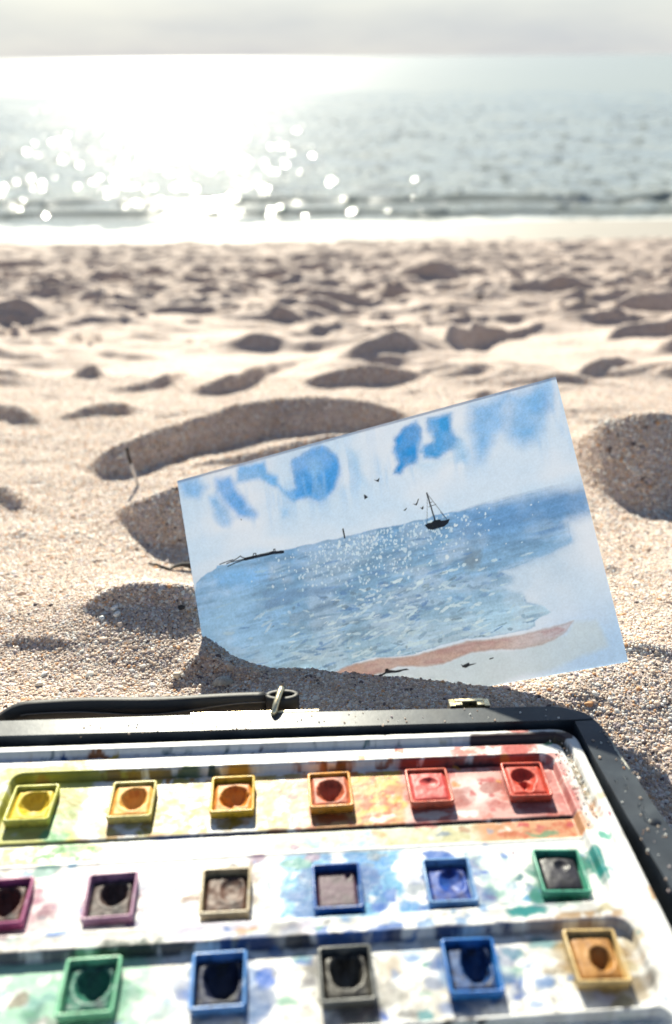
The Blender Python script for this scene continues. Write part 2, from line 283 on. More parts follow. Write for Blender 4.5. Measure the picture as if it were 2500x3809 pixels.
# the far part: countless footprints and drifts of the same kind
def far_heap(x, y, wd, rise, slope, k, skew):
    run = rise / math.tan(slope); yB = y + run * (1 + 6 * k)
    r0, r1 = np.searchsorted(yr, [y - wd * .6, yB + wd * .6])
    r1 = min(r1, ny)
    if r1 - r0 < 2: return
    lo = (x - wd) / ((yr[r0] + .25) * .75); lo2 = (x - wd) / ((yr[r1 - 1] + .25) * .75); hi = (x + wd) / ((yr[r0] + .25) * .75); hi2 = (x + wd) / ((yr[r1 - 1] + .25) * .75)
    c0, c1 = np.searchsorted(sx, [min(lo, lo2), max(hi, hi2)])
    if c1 - c0 < 2: return
    xs = X[r0:r1, c0:c1]; ys = Y[r0:r1, c0:c1]
    u = (xs - x) / wd; lat = np.clip(1 - u * u, 0, 1) ** 1.3
    yf = y + skew * (xs - x) + .25 * wd * u * u; h = rise * lat; rn = run * np.maximum(lat, .05)
    t = (ys - yf) / rn
    Z[r0:r1, c0:c1] += h * np.clip(t, 0, 1) * np.exp(-np.maximum(ys - yf - rn, 0) / (k * run + .01))
BOXES = [(min(p[0] for p in r) - .02, max(p[0] for p in r) + .02, min(p[1] for p in r) - .09, max(p[2] for p in r) + .05) for r, k in DUNES]
for i in range(8200):
    y = 1.0 * 8.55 ** (random.random() ** .85); x = (random.random() * 2 - 1) * .72 * (y + .25)
    if y < 3.4 and any(b[0] < x < b[1] and b[2] < y < b[3] for b in BOXES): continue
    t_ = min(1, max(0, (y - 1.0) / 2.2)); s_ = random.uniform(.5, 1.35)
    far_heap(x, y, .105 * s_ * random.uniform(.6, 1.8) * (.7 + .3 * t_), .0118 * s_ * (.55 + .45 * t_) * random.uniform(.7, 1.3), math.radians(random.uniform(40, 52)), random.uniform(1.0, 2.2), random.uniform(-.4, .4))
for i in range(900):                                     # broader, softer drifts between the footprints
    y = 1.05 * (6.0 / 1.05) ** random.random(); x = (random.random() * 2 - 1) * .72 * (y + .25)
    if y < 3.4 and any(b[0] - .03 < x < b[1] + .03 and b[2] - .04 < y < b[3] for b in BOXES): continue
    s_ = random.uniform(.6, 1.3)
    far_heap(x, y, .17 * s_ * random.uniform(.7, 1.6), .0115 * s_, math.radians(random.uniform(33, 42)), random.uniform(2.0, 3.5), random.uniform(-.5, .5))
for i in range(150):
    y = random.uniform(.27, 1.0); x = (random.random() * 2 - 1) * (.1 + .5 * y)
    if any(b[0] < x < b[1] and b[2] < y < b[3] for b in BOXES): continue
    if y < .42 and -.09 < x < .15: continue
    s_ = random.uniform(.5, 1.3) * (.6 + .6 * y)
    far_heap(x, y, .034 * s_ * random.uniform(.7, 1.7), .0042 * s_, math.radians(random.uniform(32, 46)), random.uniform(1.5, 3), random.uniform(-.5, .5))
dry = 1 - sstep(8.3, 8.8, Y + .25 * (fbm(X * .8, Y * .8, 5) - .5))
Z += dry * sstep(.85, 1.9, Y) * (fbm(X / .30 + .3 * Y, Y / .15, 23, 3) - .5) * .050
Z += dry * ((fbm(X / .11, Y / .09, 21, 4) - .5) * .012 * sstep(-.3, .9, Y) + (fbm(X / .04, Y / .03, 31, 3) - .5) * .0042)
Z += (fbm(X / .012, Y / .012, 41, 2) - .5) * .0014 * (Y < 2)
Z += (1 - dry) * (fbm(X / 1.4, Y / .5, 51, 3) - .5) * .02
# a light blur rounds the crests
for _ in range(2):
    nb_ = np.searchsorted(yr, 1.4); Zn = Z[:nb_]
    Zn[1:-1, 1:-1] = .5 * Zn[1:-1, 1:-1] + .125 * (Zn[:-2, 1:-1] + Zn[2:, 1:-1] + Zn[1:-1, :-2] + Zn[1:-1, 2:])
# the box has been pressed into the sand
da = (X - BO.x) * BA.x + (Y - BO.y) * BA.y; db = (X - BO.x) * BB.x + (Y - BO.y) * BB.y
inb = (da > -.150) & (da < .114) & (db < .024) & (db > -.130)
Z = np.where(inb, np.minimum(Z, -.2735), Z)

sand_me = grid_mesh('beach', np.stack([X, Y, Z], -1))
ground = obj('sand_beach', sand_me); tag(ground, 'pale coarse sand beach full of heaps and hollows', kind='structure')
ms = Mat('sand', 0.85, spec=0.25)
tcs = ms.n('ShaderNodeTexCoord')
vor = ms.n('ShaderNodeTexVoronoi', Scale=800.0); ms.l(tcs.outputs['Object'], vor.inputs['Vector'])
sep = ms.n('ShaderNodeSeparateColor'); ms.l(vor.outputs['Color'], sep.inputs[0])
GR = [(0, (.50, .42, .32)), (.22, (.60, .52, .41)), (.42, (.42, .34, .26)), (.58, (.68, .62, .53)), (.76, (.46, .40, .36)), (.87, (.52, .33, .17)), (.92, (.78, .74, .68)), (.965, (.14, .11, .10))]
g1 = ms.ramp(sep.outputs[0], [(p, (c[0] * .80, c[1] * .765, c[2] * .85)) for p, c in GR], 'CONSTANT')
g2 = ms.ramp(ms.noise(11, 5), [(.3, (.86, .84, .82)), (.7, (1.08, 1.06, 1.02))])
dryc = ms.mixc(1.0, g1, g2, 'MULTIPLY')
wet = ms.n('ShaderNodeAttribute', attribute_name='wet')
col = ms.mixc(wet.outputs['Fac'], dryc, (.25, .225, .195, 1))
rr = ms.ramp(wet.outputs['Fac'], [(0, (.85,) * 3), (1, (.6,) * 3)])
ms.set(color=col, rough=rr)
nb = ms.bump(vor.outputs['Distance'], -0.35, 0.0005)
nb2 = ms.bump(ms.noise(160, 4, .6), 0.3, 0.0012, nb)
ms.set(normal=nb2)
sand_me.materials.append(ms.m)
set_float(sand_me, (1 - dry) * sstep(8.0, 9.0, Y), 'wet')

# sand height lookup for things that stand on it
def sand_z(x, y):
    j = np.clip(np.searchsorted(yr, y) - 1, 0, ny - 2); fy = (y - yr[j]) / (yr[j + 1] - yr[j])
    def row(r):
        u = x / ((np.maximum(yr[r], 0) + .25) * .75); i = np.clip(((u + 1) / 2 * (nx - 1)).astype(int), 0, nx - 2); fx = (u + 1) / 2 * (nx - 1) - i
        return Z[r, i] * (1 - fx) + Z[r, i + 1] * fx
    return row(j) * (1 - fy) + row(j + 1) * fy
def sz(x, y): return float(sand_z(np.array([x]), np.array([y]))[0])

# ------------------------------------------------------------------ sea
nc = 760
th = np.radians(np.linspace(-46, 46, nc))
rn = np.concatenate([np.geomspace(10.6, 62, 560), np.geomspace(64, 9000, 150)])
RR = np.repeat(rn[:, None], nc, 1); TH = np.repeat(th[None], len(rn), 0)
SXX = RR * np.sin(TH); SYY = RR * np.cos(TH)
dr = np.gradient(rn)[:, None]; dl = np.maximum(dr, RR * (th[1] - th[0]))
RIP = .35 + 8.0 * sstep(.55, .78, fbm(SXX / .26, SYY / .20, 63, 3, .6))
H = np.zeros_like(SXX); UNRES = np.zeros_like(SXX)
for i in range(64):
    lam = .16 * (7.0 / .16) ** (i / 63.0) * random.uniform(.9, 1.1)
    ang = random.gauss(0, .75); kx = math.sin(ang) * 2 * math.pi / lam; ky = math.cos(ang) * 2 * math.pi / lam
    sl = .0125 if lam < .9 else .009
    amp = sl * lam / (2 * math.pi)
    ph = random.uniform(0, 6.28)
    p = SXX * kx + SYY * ky + ph + 1.2 * vnoise(SXX / (lam * 3) + i, SYY / (lam * 3), i)
    wv = np.sin(p); wv = wv + .25 * np.cos(2 * p)
    wres = np.clip((lam / dl - 2.2) / 2.5, 0, 1); H += amp * wv * wres * (RIP if lam < .7 else 1.0); UNRES += .5 * sl * sl * (1 - wres ** 2)
gust = .45 + 1.1 * fbm(SXX / 4, SYY / 2, 61, 4)
H *= gust * sstep(11.6, 13.6, SYY) * .98 + .02
# small breakers rolling in
cr1 = 13.9 + .35 * (fbm(SXX / 2.5, SXX * 0, 71, 3) - .5) * 2; A1 = .085 * sstep(.25, .7, fbm(SXX / 2.2 + 3, SXX * 0 + 1.5, 72, 3) + .18)
d1_ = SYY - cr1; H += A1 * np.where(d1_ < 0, np.exp(-(d1_ / .22) ** 2), np.exp(-(d1_ / .75) ** 2))
cr2 = 15.2 + .5 * (fbm(SXX / 3.0, SXX * 0, 75, 3) - .5) * 2; A2 = .05 * sstep(.42, .62, fbm(SXX / 2.0 + 9, SXX * 0 + .5, 76, 3))
d2_ = SYY - cr2; H += A2 * np.where(d2_ < 0, np.exp(-(d2_ / .25) ** 2), np.exp(-(d2_ / .8) ** 2))
cr3 = 12.9 + .3 * (fbm(SXX / 1.7, SXX * 0, 78, 3) - .5) * 2
d3_ = SYY - cr3; H += .06 * np.where(d3_ < 0, np.exp(-(d3_ / .12) ** 2), np.exp(-(d3_ / .5) ** 2))
sea_me = grid_mesh('sea', np.stack([SXX, SYY, SEA_Z + H], -1))
sea = obj('sea', sea_me); tag(sea, 'glittering grey green sea with small breakers', kind='structure')
fn = fbm(SXX / .35, SYY / .12, 81, 4)
foam = sstep(.0, .25, (shore_edge(SXX) + .62 - .40 * sstep(-1, 3, SXX) - SYY) * 1.5 + (fn - .5) * 1.3 + (fbm(SXX / 2.0, SYY * 0, 82, 2) - .5) * .8)
foam = np.maximum(foam, .85 * sstep(.58, .68, fn) * sstep(.35, 0, np.abs(d1_ + .28)) * sstep(.4, .6, fbm(SXX / 1.6, SXX * 0, 84, 3)))
foam[SYY > 16] = 0
set_float(sea_me, foam, 'foam'); set_float(sea_me, np.sqrt(np.sqrt(.5 * UNRES + .00008)), 'chop')
mw = Mat('sea_water', 0.07, (.020, .050, .050, 1)); mw.b.inputs['IOR'].default_value = 1.33
fa = mw.n('ShaderNodeAttribute', attribute_name='foam')
cw_ = mw.mixc(fa.outputs['Fac'], (.20, .215, .188, 1), (.47, .48, .47, 1))
chp = mw.n('ShaderNodeAttribute', attribute_name='chop')
mw.set(color=cw_, rough=mw.mixc(fa.outputs['Fac'], chp.outputs['Color'], (.7, .7, .7, 1)))
t_ = mw.n('ShaderNodeTexCoord'); mpp = mw.n('ShaderNodeMapping'); mpp.inputs['Scale'].default_value = (.8, 1.25, 1)
mw.l(t_.outputs['Object'], mpp.inputs['Vector'])
n1 = mw.n('ShaderNodeTexNoise', Scale=9.0, Detail=3.0, Roughness=.6); mw.l(mpp.outputs[0], n1.inputs['Vector'])
n2 = mw.n('ShaderNodeTexNoise', Scale=1.3, Detail=4.0, Roughness=.6); mw.l(mpp.outputs[0], n2.inputs['Vector'])
b1 = mw.bump(n2.outputs['Fac'], 0.08, 0.25); b2 = mw.bump(n1.outputs['Fac'], 0.12, 0.04, b1)
mw.set(normal=b2)
sea_me.materials.append(mw.m)

# ------------------------------------------------------------------ sand grains (geometry, one object)
def grains():
    pts = []; sc = []
    def scatter(y0, y1, sp, lo, hi, halfw):
        ar = (y1 - y0); wmax = halfw(y1)
        n = int(ar * 2 * wmax / (sp * sp))
        y = RNG.uniform(y0, y1, n); x = RNG.uniform(-1, 1, n) * wmax
        m = np.abs(x) < halfw(y)
        x = x[m]; y = y[m]
        pa = (x - BO.x) * BA.x + (y - BO.y) * BA.y; pb = (x - BO.x) * BB.x + (y - BO.y) * BB.y
        m = ~((pa > -.16) & (pa < .1125) & (pb < .0235)); x = x[m]; y = y[m]
        s = np.exp(RNG.normal(0, .28, len(x))) * RNG.uniform(lo, hi, len(x))
        z = sand_z(x, y)
        pts.append(np.stack([x, y, z - s * .42], -1)); sc.append(s)
    hw = lambda y: .055 + .47 * y
    scatter(.11, .46, .00092, .00052, .00076, hw)
    scatter(.46, .72, .00125, .0007, .0010, hw)
    scatter(.72, .9, .0016, .0007, .0011, hw); scatter(.9, 1.1, .0026, .0007, .0011, hw)
    scatter(.24, .60, .0075, .0011, .0016, hw)
    for k in range(420):                                  # a few grains blown onto the box
        if k % 2: continue
        if k < 120: a_, b_, w_ = random.uniform(-100, 112), random.uniform(18.6, 27), 4.0
        elif k < 240: a_, b_, w_ = random.uniform(103.5, 116), random.uniform(-80, 14), 3.9
        else: a_, b_, w_ = random.uniform(89.5, 96), random.uniform(-34, 10), .15
        s1_ = random.uniform(.18, .5) if k < 240 else random.uniform(.15, .4)
        p_ = BOXM @ Vector((a_ * .001, b_ * .001, (w_ + s1_ * .4) * .001)); pts.append(np.array([[p_.x, p_.y, p_.z]])); sc.append(np.array([s1_ * .001]))
    P = np.concatenate(pts); s = np.concatenate(sc); n = len(P)
    me = bpy.data.meshes.new('sand_grains'); me.vertices.add(n); me.vertices.foreach_set('co', P.reshape(-1).astype(np.float32))
    a = me.attributes.new('rot', 'FLOAT_VECTOR', 'POINT'); a.data.foreach_set('vector', RNG.uniform(0, 6.28, (n, 3)).reshape(-1).astype(np.float32))
    sv3 = s[:, None] * RNG.uniform(.7, 1.25, (n, 3))
    a = me.attributes.new('scl', 'FLOAT_VECTOR', 'POINT'); a.data.foreach_set('vector', sv3.reshape(-1).astype(np.float32))
    a = me.attributes.new('pick', 'INT', 'POINT'); a.data.foreach_set('value', RNG.integers(0, 4, n).astype(np.int32))
    me.update()
    o = obj('sand_grains', me); tag(o, 'loose coarse quartz sand grains around the paint box and card', kind='stuff')
    mg = Mat('grain', 0.4, spec=.4)
    oi = mg.n('ShaderNodeObjectInfo')
    mg.set(color=mg.ramp(oi.outputs['Random'], [(p, (min(.94, c[0] * 1.53), min(.93, c[1] * 1.54), min(.92, c[2] * 1.68))) for p, c in GR], 'CONSTANT'))
    mr = mg.n('ShaderNodeMath', operation='MULTIPLY'); mg.l(oi.outputs['Random'], mr.inputs[0]); mr.inputs[1].default_value = 37.0
    fr = mg.n('ShaderNodeMath', operation='FRACT'); mg.l(mr.outputs[0], fr.inputs[0])
    mg.set(rough=mg.ramp(fr.outputs[0], [(0, (.22,) * 3), (1, (.75,) * 3)]))
    trl = mg.n('ShaderNodeBsdfTranslucent'); mg.l(mg.b.inputs['Base Color'].links[0].from_socket, trl.inputs['Color'])
    mxg = mg.n('ShaderNodeMixShader'); mxg.inputs[0].default_value = .5; mg.l(mg.b.outputs[0], mxg.inputs[1]); mg.l(trl.outputs[0], mxg.inputs[2]); mg.l(mxg.outputs[0], mg.o.inputs['Surface'])
    ng = bpy.data.node_groups.new('grain_scatter', 'GeometryNodeTree')
    ng.interface.new_socket('Geometry', in_out='INPUT', socket_type='NodeSocketGeometry'); ng.interface.new_socket('Geometry', in_out='OUTPUT', socket_type='NodeSocketGeometry')
    N = ng.nodes; gi = N.new('NodeGroupInput'); go = N.new('NodeGroupOutput')
    g2i = N.new('GeometryNodeGeometryToInstance')
    for k in range(4):
        ic = N.new('GeometryNodeMeshIcoSphere'); ic.inputs['Radius'].default_value = 1; ic.inputs['Subdivisions'].default_value = 2
        nz_ = N.new('ShaderNodeTexNoise'); nz_.noise_dimensions = '4D'; nz_.inputs['W'].default_value = k * 3.7; nz_.inputs['Scale'].default_value = 1.1
        sb = N.new('ShaderNodeVectorMath'); sb.operation = 'SUBTRACT'; sb.inputs[1].default_value = (.5, .5, .5)
        ml = N.new('ShaderNodeVectorMath'); ml.operation = 'SCALE'; ml.inputs['Scale'].default_value = 1.5
        sp = N.new('GeometryNodeSetPosition'); sm = N.new('GeometryNodeSetShadeSmooth'); mt = N.new('GeometryNodeSetMaterial'); mt.inputs['Material'].default_value = mg.m
        ng.links.new(nz_.outputs['Color'], sb.inputs[0]); ng.links.new(sb.outputs[0], ml.inputs[0]); ng.links.new(ml.outputs[0], sp.inputs['Offset'])
        ng.links.new(ic.outputs['Mesh'], sp.inputs['Geometry']); ng.links.new(sp.outputs[0], sm.inputs['Geometry']); ng.links.new(sm.outputs[0], mt.inputs['Geometry'])
        ng.links.new(mt.outputs[0], g2i.inputs[0])
    iop = N.new('GeometryNodeInstanceOnPoints'); iop.inputs['Pick Instance'].default_value = True
    def att(nm, t):
        x = N.new('GeometryNodeInputNamedAttribute'); x.data_type = t; x.inputs['Name'].default_value = nm; return [s_ for s_ in x.outputs if s_.enabled and s_.name == 'Attribute'][0]
    ng.links.new(gi.outputs[0], iop.inputs['Points']); ng.links.new(g2i.outputs[0], iop.inputs['Instance'])
    ng.links.new(att('rot', 'FLOAT_VECTOR'), iop.inputs['Rotation']); ng.links.new(att('scl', 'FLOAT_VECTOR'), iop.inputs['Scale']); ng.links.new(att('pick', 'INT'), iop.inputs['Instance Index'])
    ng.links.new(iop.outputs[0], go.inputs[0])
    md = o.modifiers.new('scatter', 'NODES'); md.node_group = ng
    o.data.materials.append(mg.m)
    return o
grains()

# ------------------------------------------------------------------ paint box
MM = 0.001
mblack = Mat('blackened_wood', .42, (.018, .021, .026, 1))
nn = mblack.noise(260, 5, .65)
mblack.set(color=mblack.ramp(mblack.noise(60, 5, .6), [(.33, (.016, .021, .028)), (.55, (.030, .038, .047)), (.70, (.055, .066, .076)), (.8, (.10, .11, .115))]),
           rough=mblack.ramp(mblack.noise(45, 4), [(.3, (.33,) * 3), (.7, (.43,) * 3)]), normal=mblack.bump(nn, .15, .0003))
mbrass = Mat('brass', .28, (.80, .58, .25, 1), metal=1.0)
mbrass.set(color=mbrass.ramp(mbrass.noise(300, 4), [(.3, (.66, .54, .32)), (.6, (.86, .74, .50))]), rough=mbrass.ramp(mbrass.noise(500, 3), [(.3, (.2,) * 3), (.7, (.4,) * 3)]))
mleather = Mat('black_leather', .58, (.012, .012, .014, 1)); mleather.set(normal=mleather.bump(mleather.noise(900, 3, .6), .35, .0003))
mthread = Mat('stitching', .6, (.16, .15, .14, 1))
mraw = Mat('bare_wood', .8, (.46, .44, .36, 1)); mraw.set(color=mraw.ramp(mraw.noise(900, 4), [(.35, (.24, .24, .20)), (.6, (.52, .50, .42))]))
pbox = empty('paint_box', BOXM); tag(pbox, 'black wooden paint box lying open in the sand with brass fittings and a leather handle', 'paint box')
def mmp(pts): return [(x * MM, y * MM) for x, y in pts]
def railp(pts): return [(x * 1.0052 * MM, (y + 1.2) * MM) for x, y in pts]
W0, W1 = -27 * MM, 4 * MM
obj('back_rail', from_bm('back_rail', prism(railp([(-152,20.8),(101.3,16.35),(110.0,16.35),(108.6,18.9),(106.8,20.4),(104.6,21.7),(102.4,23.1),(99,24.5),(95,25.1),(31,26.8),(-57,28.7),(-152,30.6)]), W0, W1, .5 * MM)), mblack.m, pbox)
side = obj('side_rail', from_bm('side_rail', prism(railp([(101.3,16.1),(101.5,3),(102.2,-15),(103,-35),(104.7,-57),(106,-80),(108,-137),(121,-137),(117.8,-70),(116.2,-41),(114.8,-30),(113.5,-12),(112.3,6),(111.3,13),(110.1,16.1)]), W0, W1 - .15 * MM, .5 * MM)), mblack.m, pbox)
obj('side_rail', from_bm('side_rail', prism(railp([(-152,20.5),(-142,20.3),(-142,-126.7),(-152,-126.7)]), W0, W1 - .1 * MM, .5 * MM)), mblack.m, pbox)
obj('front_rail', from_bm('front_rail', prism(mmp([(-152,-127),(107.4,-127),(107.4,-137),(-152,-137)]), W0, W1, .5 * MM)), mblack.m, pbox)
bm = bmesh.new(); box_bm(bm, -141.5 * MM, 101 * MM, -126.5 * MM, 15.8 * MM, -27 * MM, -24 * MM)
obj('bottom_panel', from_bm('bottom_panel', bm), mblack.m, pbox)
# worn outer edge of the side rail: a ragged sliver where the paint has flaked off
bm = bmesh.new()
rows = []
for i in range(34):
    t = i / 33; b = 9.0 - 21.5 * t
    ao = np.interp(b, [-12, 6, 13], [113.5, 112.3, 111.3]); wd = (.25 + .95 * max(0, math.sin(math.pi * min(1, t * 1.02)))) * random.uniform(.45, 1.2) * (.4 + .8 * t)
    rows.append([bm.verts.new((x * 1.0052 * MM, (b + 1.2) * MM, (z - 1) * MM)) for x, z in ((ao - .45 - wd, 4.86), (ao - .35 - wd * .6, 4.97 + .08 * random.random()), (ao - .2, 4.75 + .1 * random.random()), (ao + .06, 4.2), (ao + .05, 3.2))])
for p, q in zip(rows, rows[1:]):
    for k in range(4): bm.faces.new((p[k], q[k], q[k + 1], p[k + 1]))
obj('worn_edge', from_bm('worn_edge', bm), mraw.m, side)
# plug sunk in the side rail
bm = bmesh.new(); bmesh.ops.create_uvsphere(bm, u_segments=20, v_segments=10, radius=1.0, matrix=Matrix.Translation((112.2 * MM, -36.8 * MM, 3.7 * MM)) @ Matrix.Diagonal((2.5 * MM, 1.9 * MM, .6 * MM, 1)))
mdark = Mat('dark_plug', .3, (.006, .008, .012, 1))
obj('screw_plug', from_bm('screw_plug', bm, True), mdark.m, side)
# leather handle lying along the back of the box
handle = None
def band(path, w0, w1, thick):
    """upright strip following path [(a, b)] with height range functions"""
    bm = bmesh.new(); n = len(path); R = []
    for i, (x, y) in enumerate(path):
        px, py = path[max(i - 1, 0)]; qx, qy = path[min(i + 1, n - 1)]
        dx, dy = qx - px, qy - py; l = math.hypot(dx, dy) or 1; nx_, ny_ = -dy / l, dx / l
        t = thick / 2; a0 = w0(x) if callable(w0) else w0; a1 = w1(x) if callable(w1) else w1
        e = min(.5, t * .6)
        sec = [(-t, a0), (-t, a1 - e), (-t + e, a1), (t - e, a1), (t, a1 - e), (t, a0)]
        R.append([bm.verts.new(((x + nx_ * o) * MM, (y + ny_ * o) * MM, z * MM)) for o, z in sec])
    for p, q in zip(R, R[1:]):
        for k in range(6): bm.faces.new((p[k], p[(k + 1) % 6], q[(k + 1) % 6], q[k]))
    bm.faces.new(R[0]); bm.faces.new(R[-1][::-1])
    return bm
pth = [(-137 + i * 3.0, 38.6 + .5 * math.sin(i * .19) - .4 * math.sin(max(0, (i - 26)) * .12)) for i in range(38)]
top = lambda x: 6.9 - 5.5 * max(0, (-124 - x) / 13) ** 2 + .25 * math.sin(x * .11)
handle = obj('handle', from_bm('handle', band(pth, lambda x: top(x) - 12.5, top, 3.2), True), mleather.m, pbox)
# seam along the face of the strap
sp_ = [(x, y - 1.68, top(x) - 4.8 - 2.3 * math.exp(-((x + 78) / 22) ** 2) + 1.6 * sstep(-60, -30, np.array(x)).item()) for x, y in pth[3:]]
obj('seam', from_bm('seam', tube([(x * MM, y * MM, z * MM) for x, y, z in sp_], .26 * MM, 6), True), mthread.m, handle)
ring = [(-18.8 + 6.2 * math.cos(t), 38.2 + 2.5 * math.sin(t)) for t in [math.pi + 2 * math.pi * i / 40 for i in range(41)]]
obj('strap_loop', from_bm('strap_loop', band(ring, -6, 6.4, 2.3), True), mleather.m, handle)
bm = prism(mmp([(-57, 30.2), (-3.5, 29.2), (-3.2, 30.5), (-57, 31.5)]), -7 * MM, 4.1 * MM, .35 * MM)
brk = obj('handle_bracket', from_bm('handle_bracket', bm), mbrass.m, pbox)
obj('pin', from_bm('pin', tube([(-22.4 * MM, 27.8 * MM, 3.4 * MM), (-22.1 * MM, 28.8 * MM, 5.6 * MM), (-21.2 * MM, 32.0 * MM, 7.0 * MM), (-19.6 * MM, 37.6 * MM, 8.0 * MM), (-19.0 * MM, 39.6 * MM, 8.2 * MM), (-18.9 * MM, 40.4 * MM, 7.2 * MM)], [1.35 * MM] * 6, 12), True), mbrass.m, brk)
# brass catch plate behind the back rail
bm = bmesh.new()
for x0, x1, y0, y1, z0, z1 in ((51.8, 54.2, 26.9, 31.4, -4, 5.6), (66.6, 69.0, 26.4, 31.0, -4, 5.6), (54.2, 66.6, 29.3, 31.2, -4, 5.9), (54.2, 57.4, 27.2, 29.3, 3.6, 5.7), (63.6, 66.6, 27.0, 29.3, 3.6, 5.7), (54.2, 66.6, 26.8, 29.2, -3.2, 1.0)):
    y0 += 1.2; y1 += 1.2; z0 -= .8; z1 -= .8; box_bm(bm, x0 * MM, x1 * MM, y0 * MM, y1 * MM, z0 * MM, z1 * MM)
bmesh.ops.bevel(bm, geom=list(bm.edges), offset=.22 * MM, segments=1, affect='EDGES')
obj('catch', from_bm('catch', bm), mbrass.m, pbox)

# ------------------------------------------------------------------ palette tray with its stains
st = .5
ga = np.arange(-141, 102.01, st); gb = np.arange(-126, 18.26, st)
A_, B_ = np.meshgrid(ga, gb)
def rrect(a, b, a0, a1, b0, b1, r):
    cx, cy = (a0 + a1) / 2, (b0 + b1) / 2; qx = np.abs(a - cx) - (a1 - a0) / 2 + r; qy = np.abs(b - cy) - (b1 - b0) / 2 + r
    return np.hypot(np.maximum(qx, 0), np.maximum(qy, 0)) + np.minimum(np.maximum(qx, qy), 0) - r
so = rrect(A_, B_, -140.6, 101.1, -125.6, 16.7, 9)
s1 = rrect(A_, B_, -136.2, 96.6, -121.5, 12.9, 6.5)
hgt = np.full(A_.shape, 2.0)
hgt -= sstep(-1.2, .1, so) ** 2 * 2.0 + np.maximum(so, 0) * 6
hgt -= sstep(.2, -.7, s1) * 2.0
gro = sstep(.0, -.7, s1) * sstep(-3.4, -2.7, s1)
gfade = sstep(-38, -26, B_)
hgt -= gro * 1.0 * gfade
def well(a0, a1, b0, b1, r, d, wl=1.1): return d * sstep(.25, .25 - wl, rrect(A_, B_, a0, a1, b0, b1, r))
d1w = well(-122, 88.2, -63.2, 3.7, 4.5, 3.5)
strip = .55 * sstep(-25.5, -26.1, B_) * sstep(-35.4, -34.8, B_) * sstep(.2, -1, rrect(A_, B_, -122, 88.2, -63.2, 3.7, 4.5)) - .45 * np.exp(-((B_ + 35.5) / .6) ** 2) * sstep(90, 87, A_) * sstep(-124, -121, A_)
d2w = 0 * A_
d3w = well(-124, 89.8, -97.5, -69.6, 6, 3.6)
d4w = well(-124, 90.0, -118, -98.6, 4, 3.0)
hgt -= np.maximum.reduce([d1w, d3w, d4w]) + strip
hgt -= .45 * np.exp(-((B_ + 25.9) / .45) ** 2) * sstep(89, 87, A_)
# ridge between row two and three is a rounded bar
hgt -= .5 * np.exp(-((B_ + 67.5) / 3.5) ** 2) * sstep(90, 86, A_) * 0.8
hgt -= .25 * np.exp(-((A_ - (94.8 + np.maximum(-32 - B_, 0) * .085)) / .35) ** 2) * sstep(-29, -34, B_)
hgt += (fbm(A_ / 3, B_ / 3, 3, 3) - .5) * .16
WH = np.array([.60, .60, .59])
PC = np.ones(A_.shape + (3,)) * WH
wa = A_ + (fbm(A_ / 4, B_ / 4, 101, 4) - .5) * 5; wb = B_ + (fbm(A_ / 4, B_ / 4, 131, 4) - .5) * 4
def G(c, g=.5): return lin(c) * g
def mixin(mask, c):
    global PC
    m = np.clip(mask, 0, 1)[..., None]; PC = PC * (1 - m) + np.asarray(c) * m
def pale(c, g): return g + max(0, .6 - g) * min(1, max(0, (min(c) - 125) / 85))
def stain(a, b, ra, rb, c, al=.8, edge=.35, hard=None, g=.48):
    g = pale(c, g)
    d = np.hypot((wa - a) / ra, (wb - b) / rb)
    mixin(min(.97, al * 1.12) * sstep(1, 1 - edge, d), G(c, g)); mixin(.30 * al * np.exp(-((d - (1 - edge * .55)) / .07) ** 2), G(c, g) * .62)
def band_stain(a0, a1, b0, b1, c, al=.8, cover=.5, sc=4., seed=1, soft=.12, g=.48, edge=2.0):
    g = pale(c, g)
    m = sstep(a0 - edge, a0 + edge, wa) * sstep(a1 + edge, a1 - edge, wa) * sstep(b0 - .35, b0 + .35, B_ + (wb - B_) * .25) * sstep(b1 + .35, b1 - .35, B_ + (wb - B_) * .25)
    n = fbm(A_ / sc, B_ / (sc * .8), seed * 7 + 201, 5, .58)
    mixin(min(.97, al * 1.12) * m * sstep(1 - cover - soft, 1 - cover + soft, (n - .5) * 1.6 + .5), G(c, g))
def halo(pa, pb, c, n, seed):
    q = random.Random(seed)
    stain(pa + q.uniform(-2, 2), pb + q.uniform(-2, 2), q.uniform(10, 14), q.uniform(10, 13), c, .42, .7)
    for k in range(n):
        t = q.uniform(0, 6.28); r = q.uniform(8.5, 16); e = q.uniform(.6, 2.8)
        stain(pa + r * math.cos(t), pb + r * .8 * math.sin(t), e * q.uniform(.8, 2), e, [v * q.uniform(.8, 1.05) for v in c], q.uniform(.35, .9), q.uniform(.25, .6))
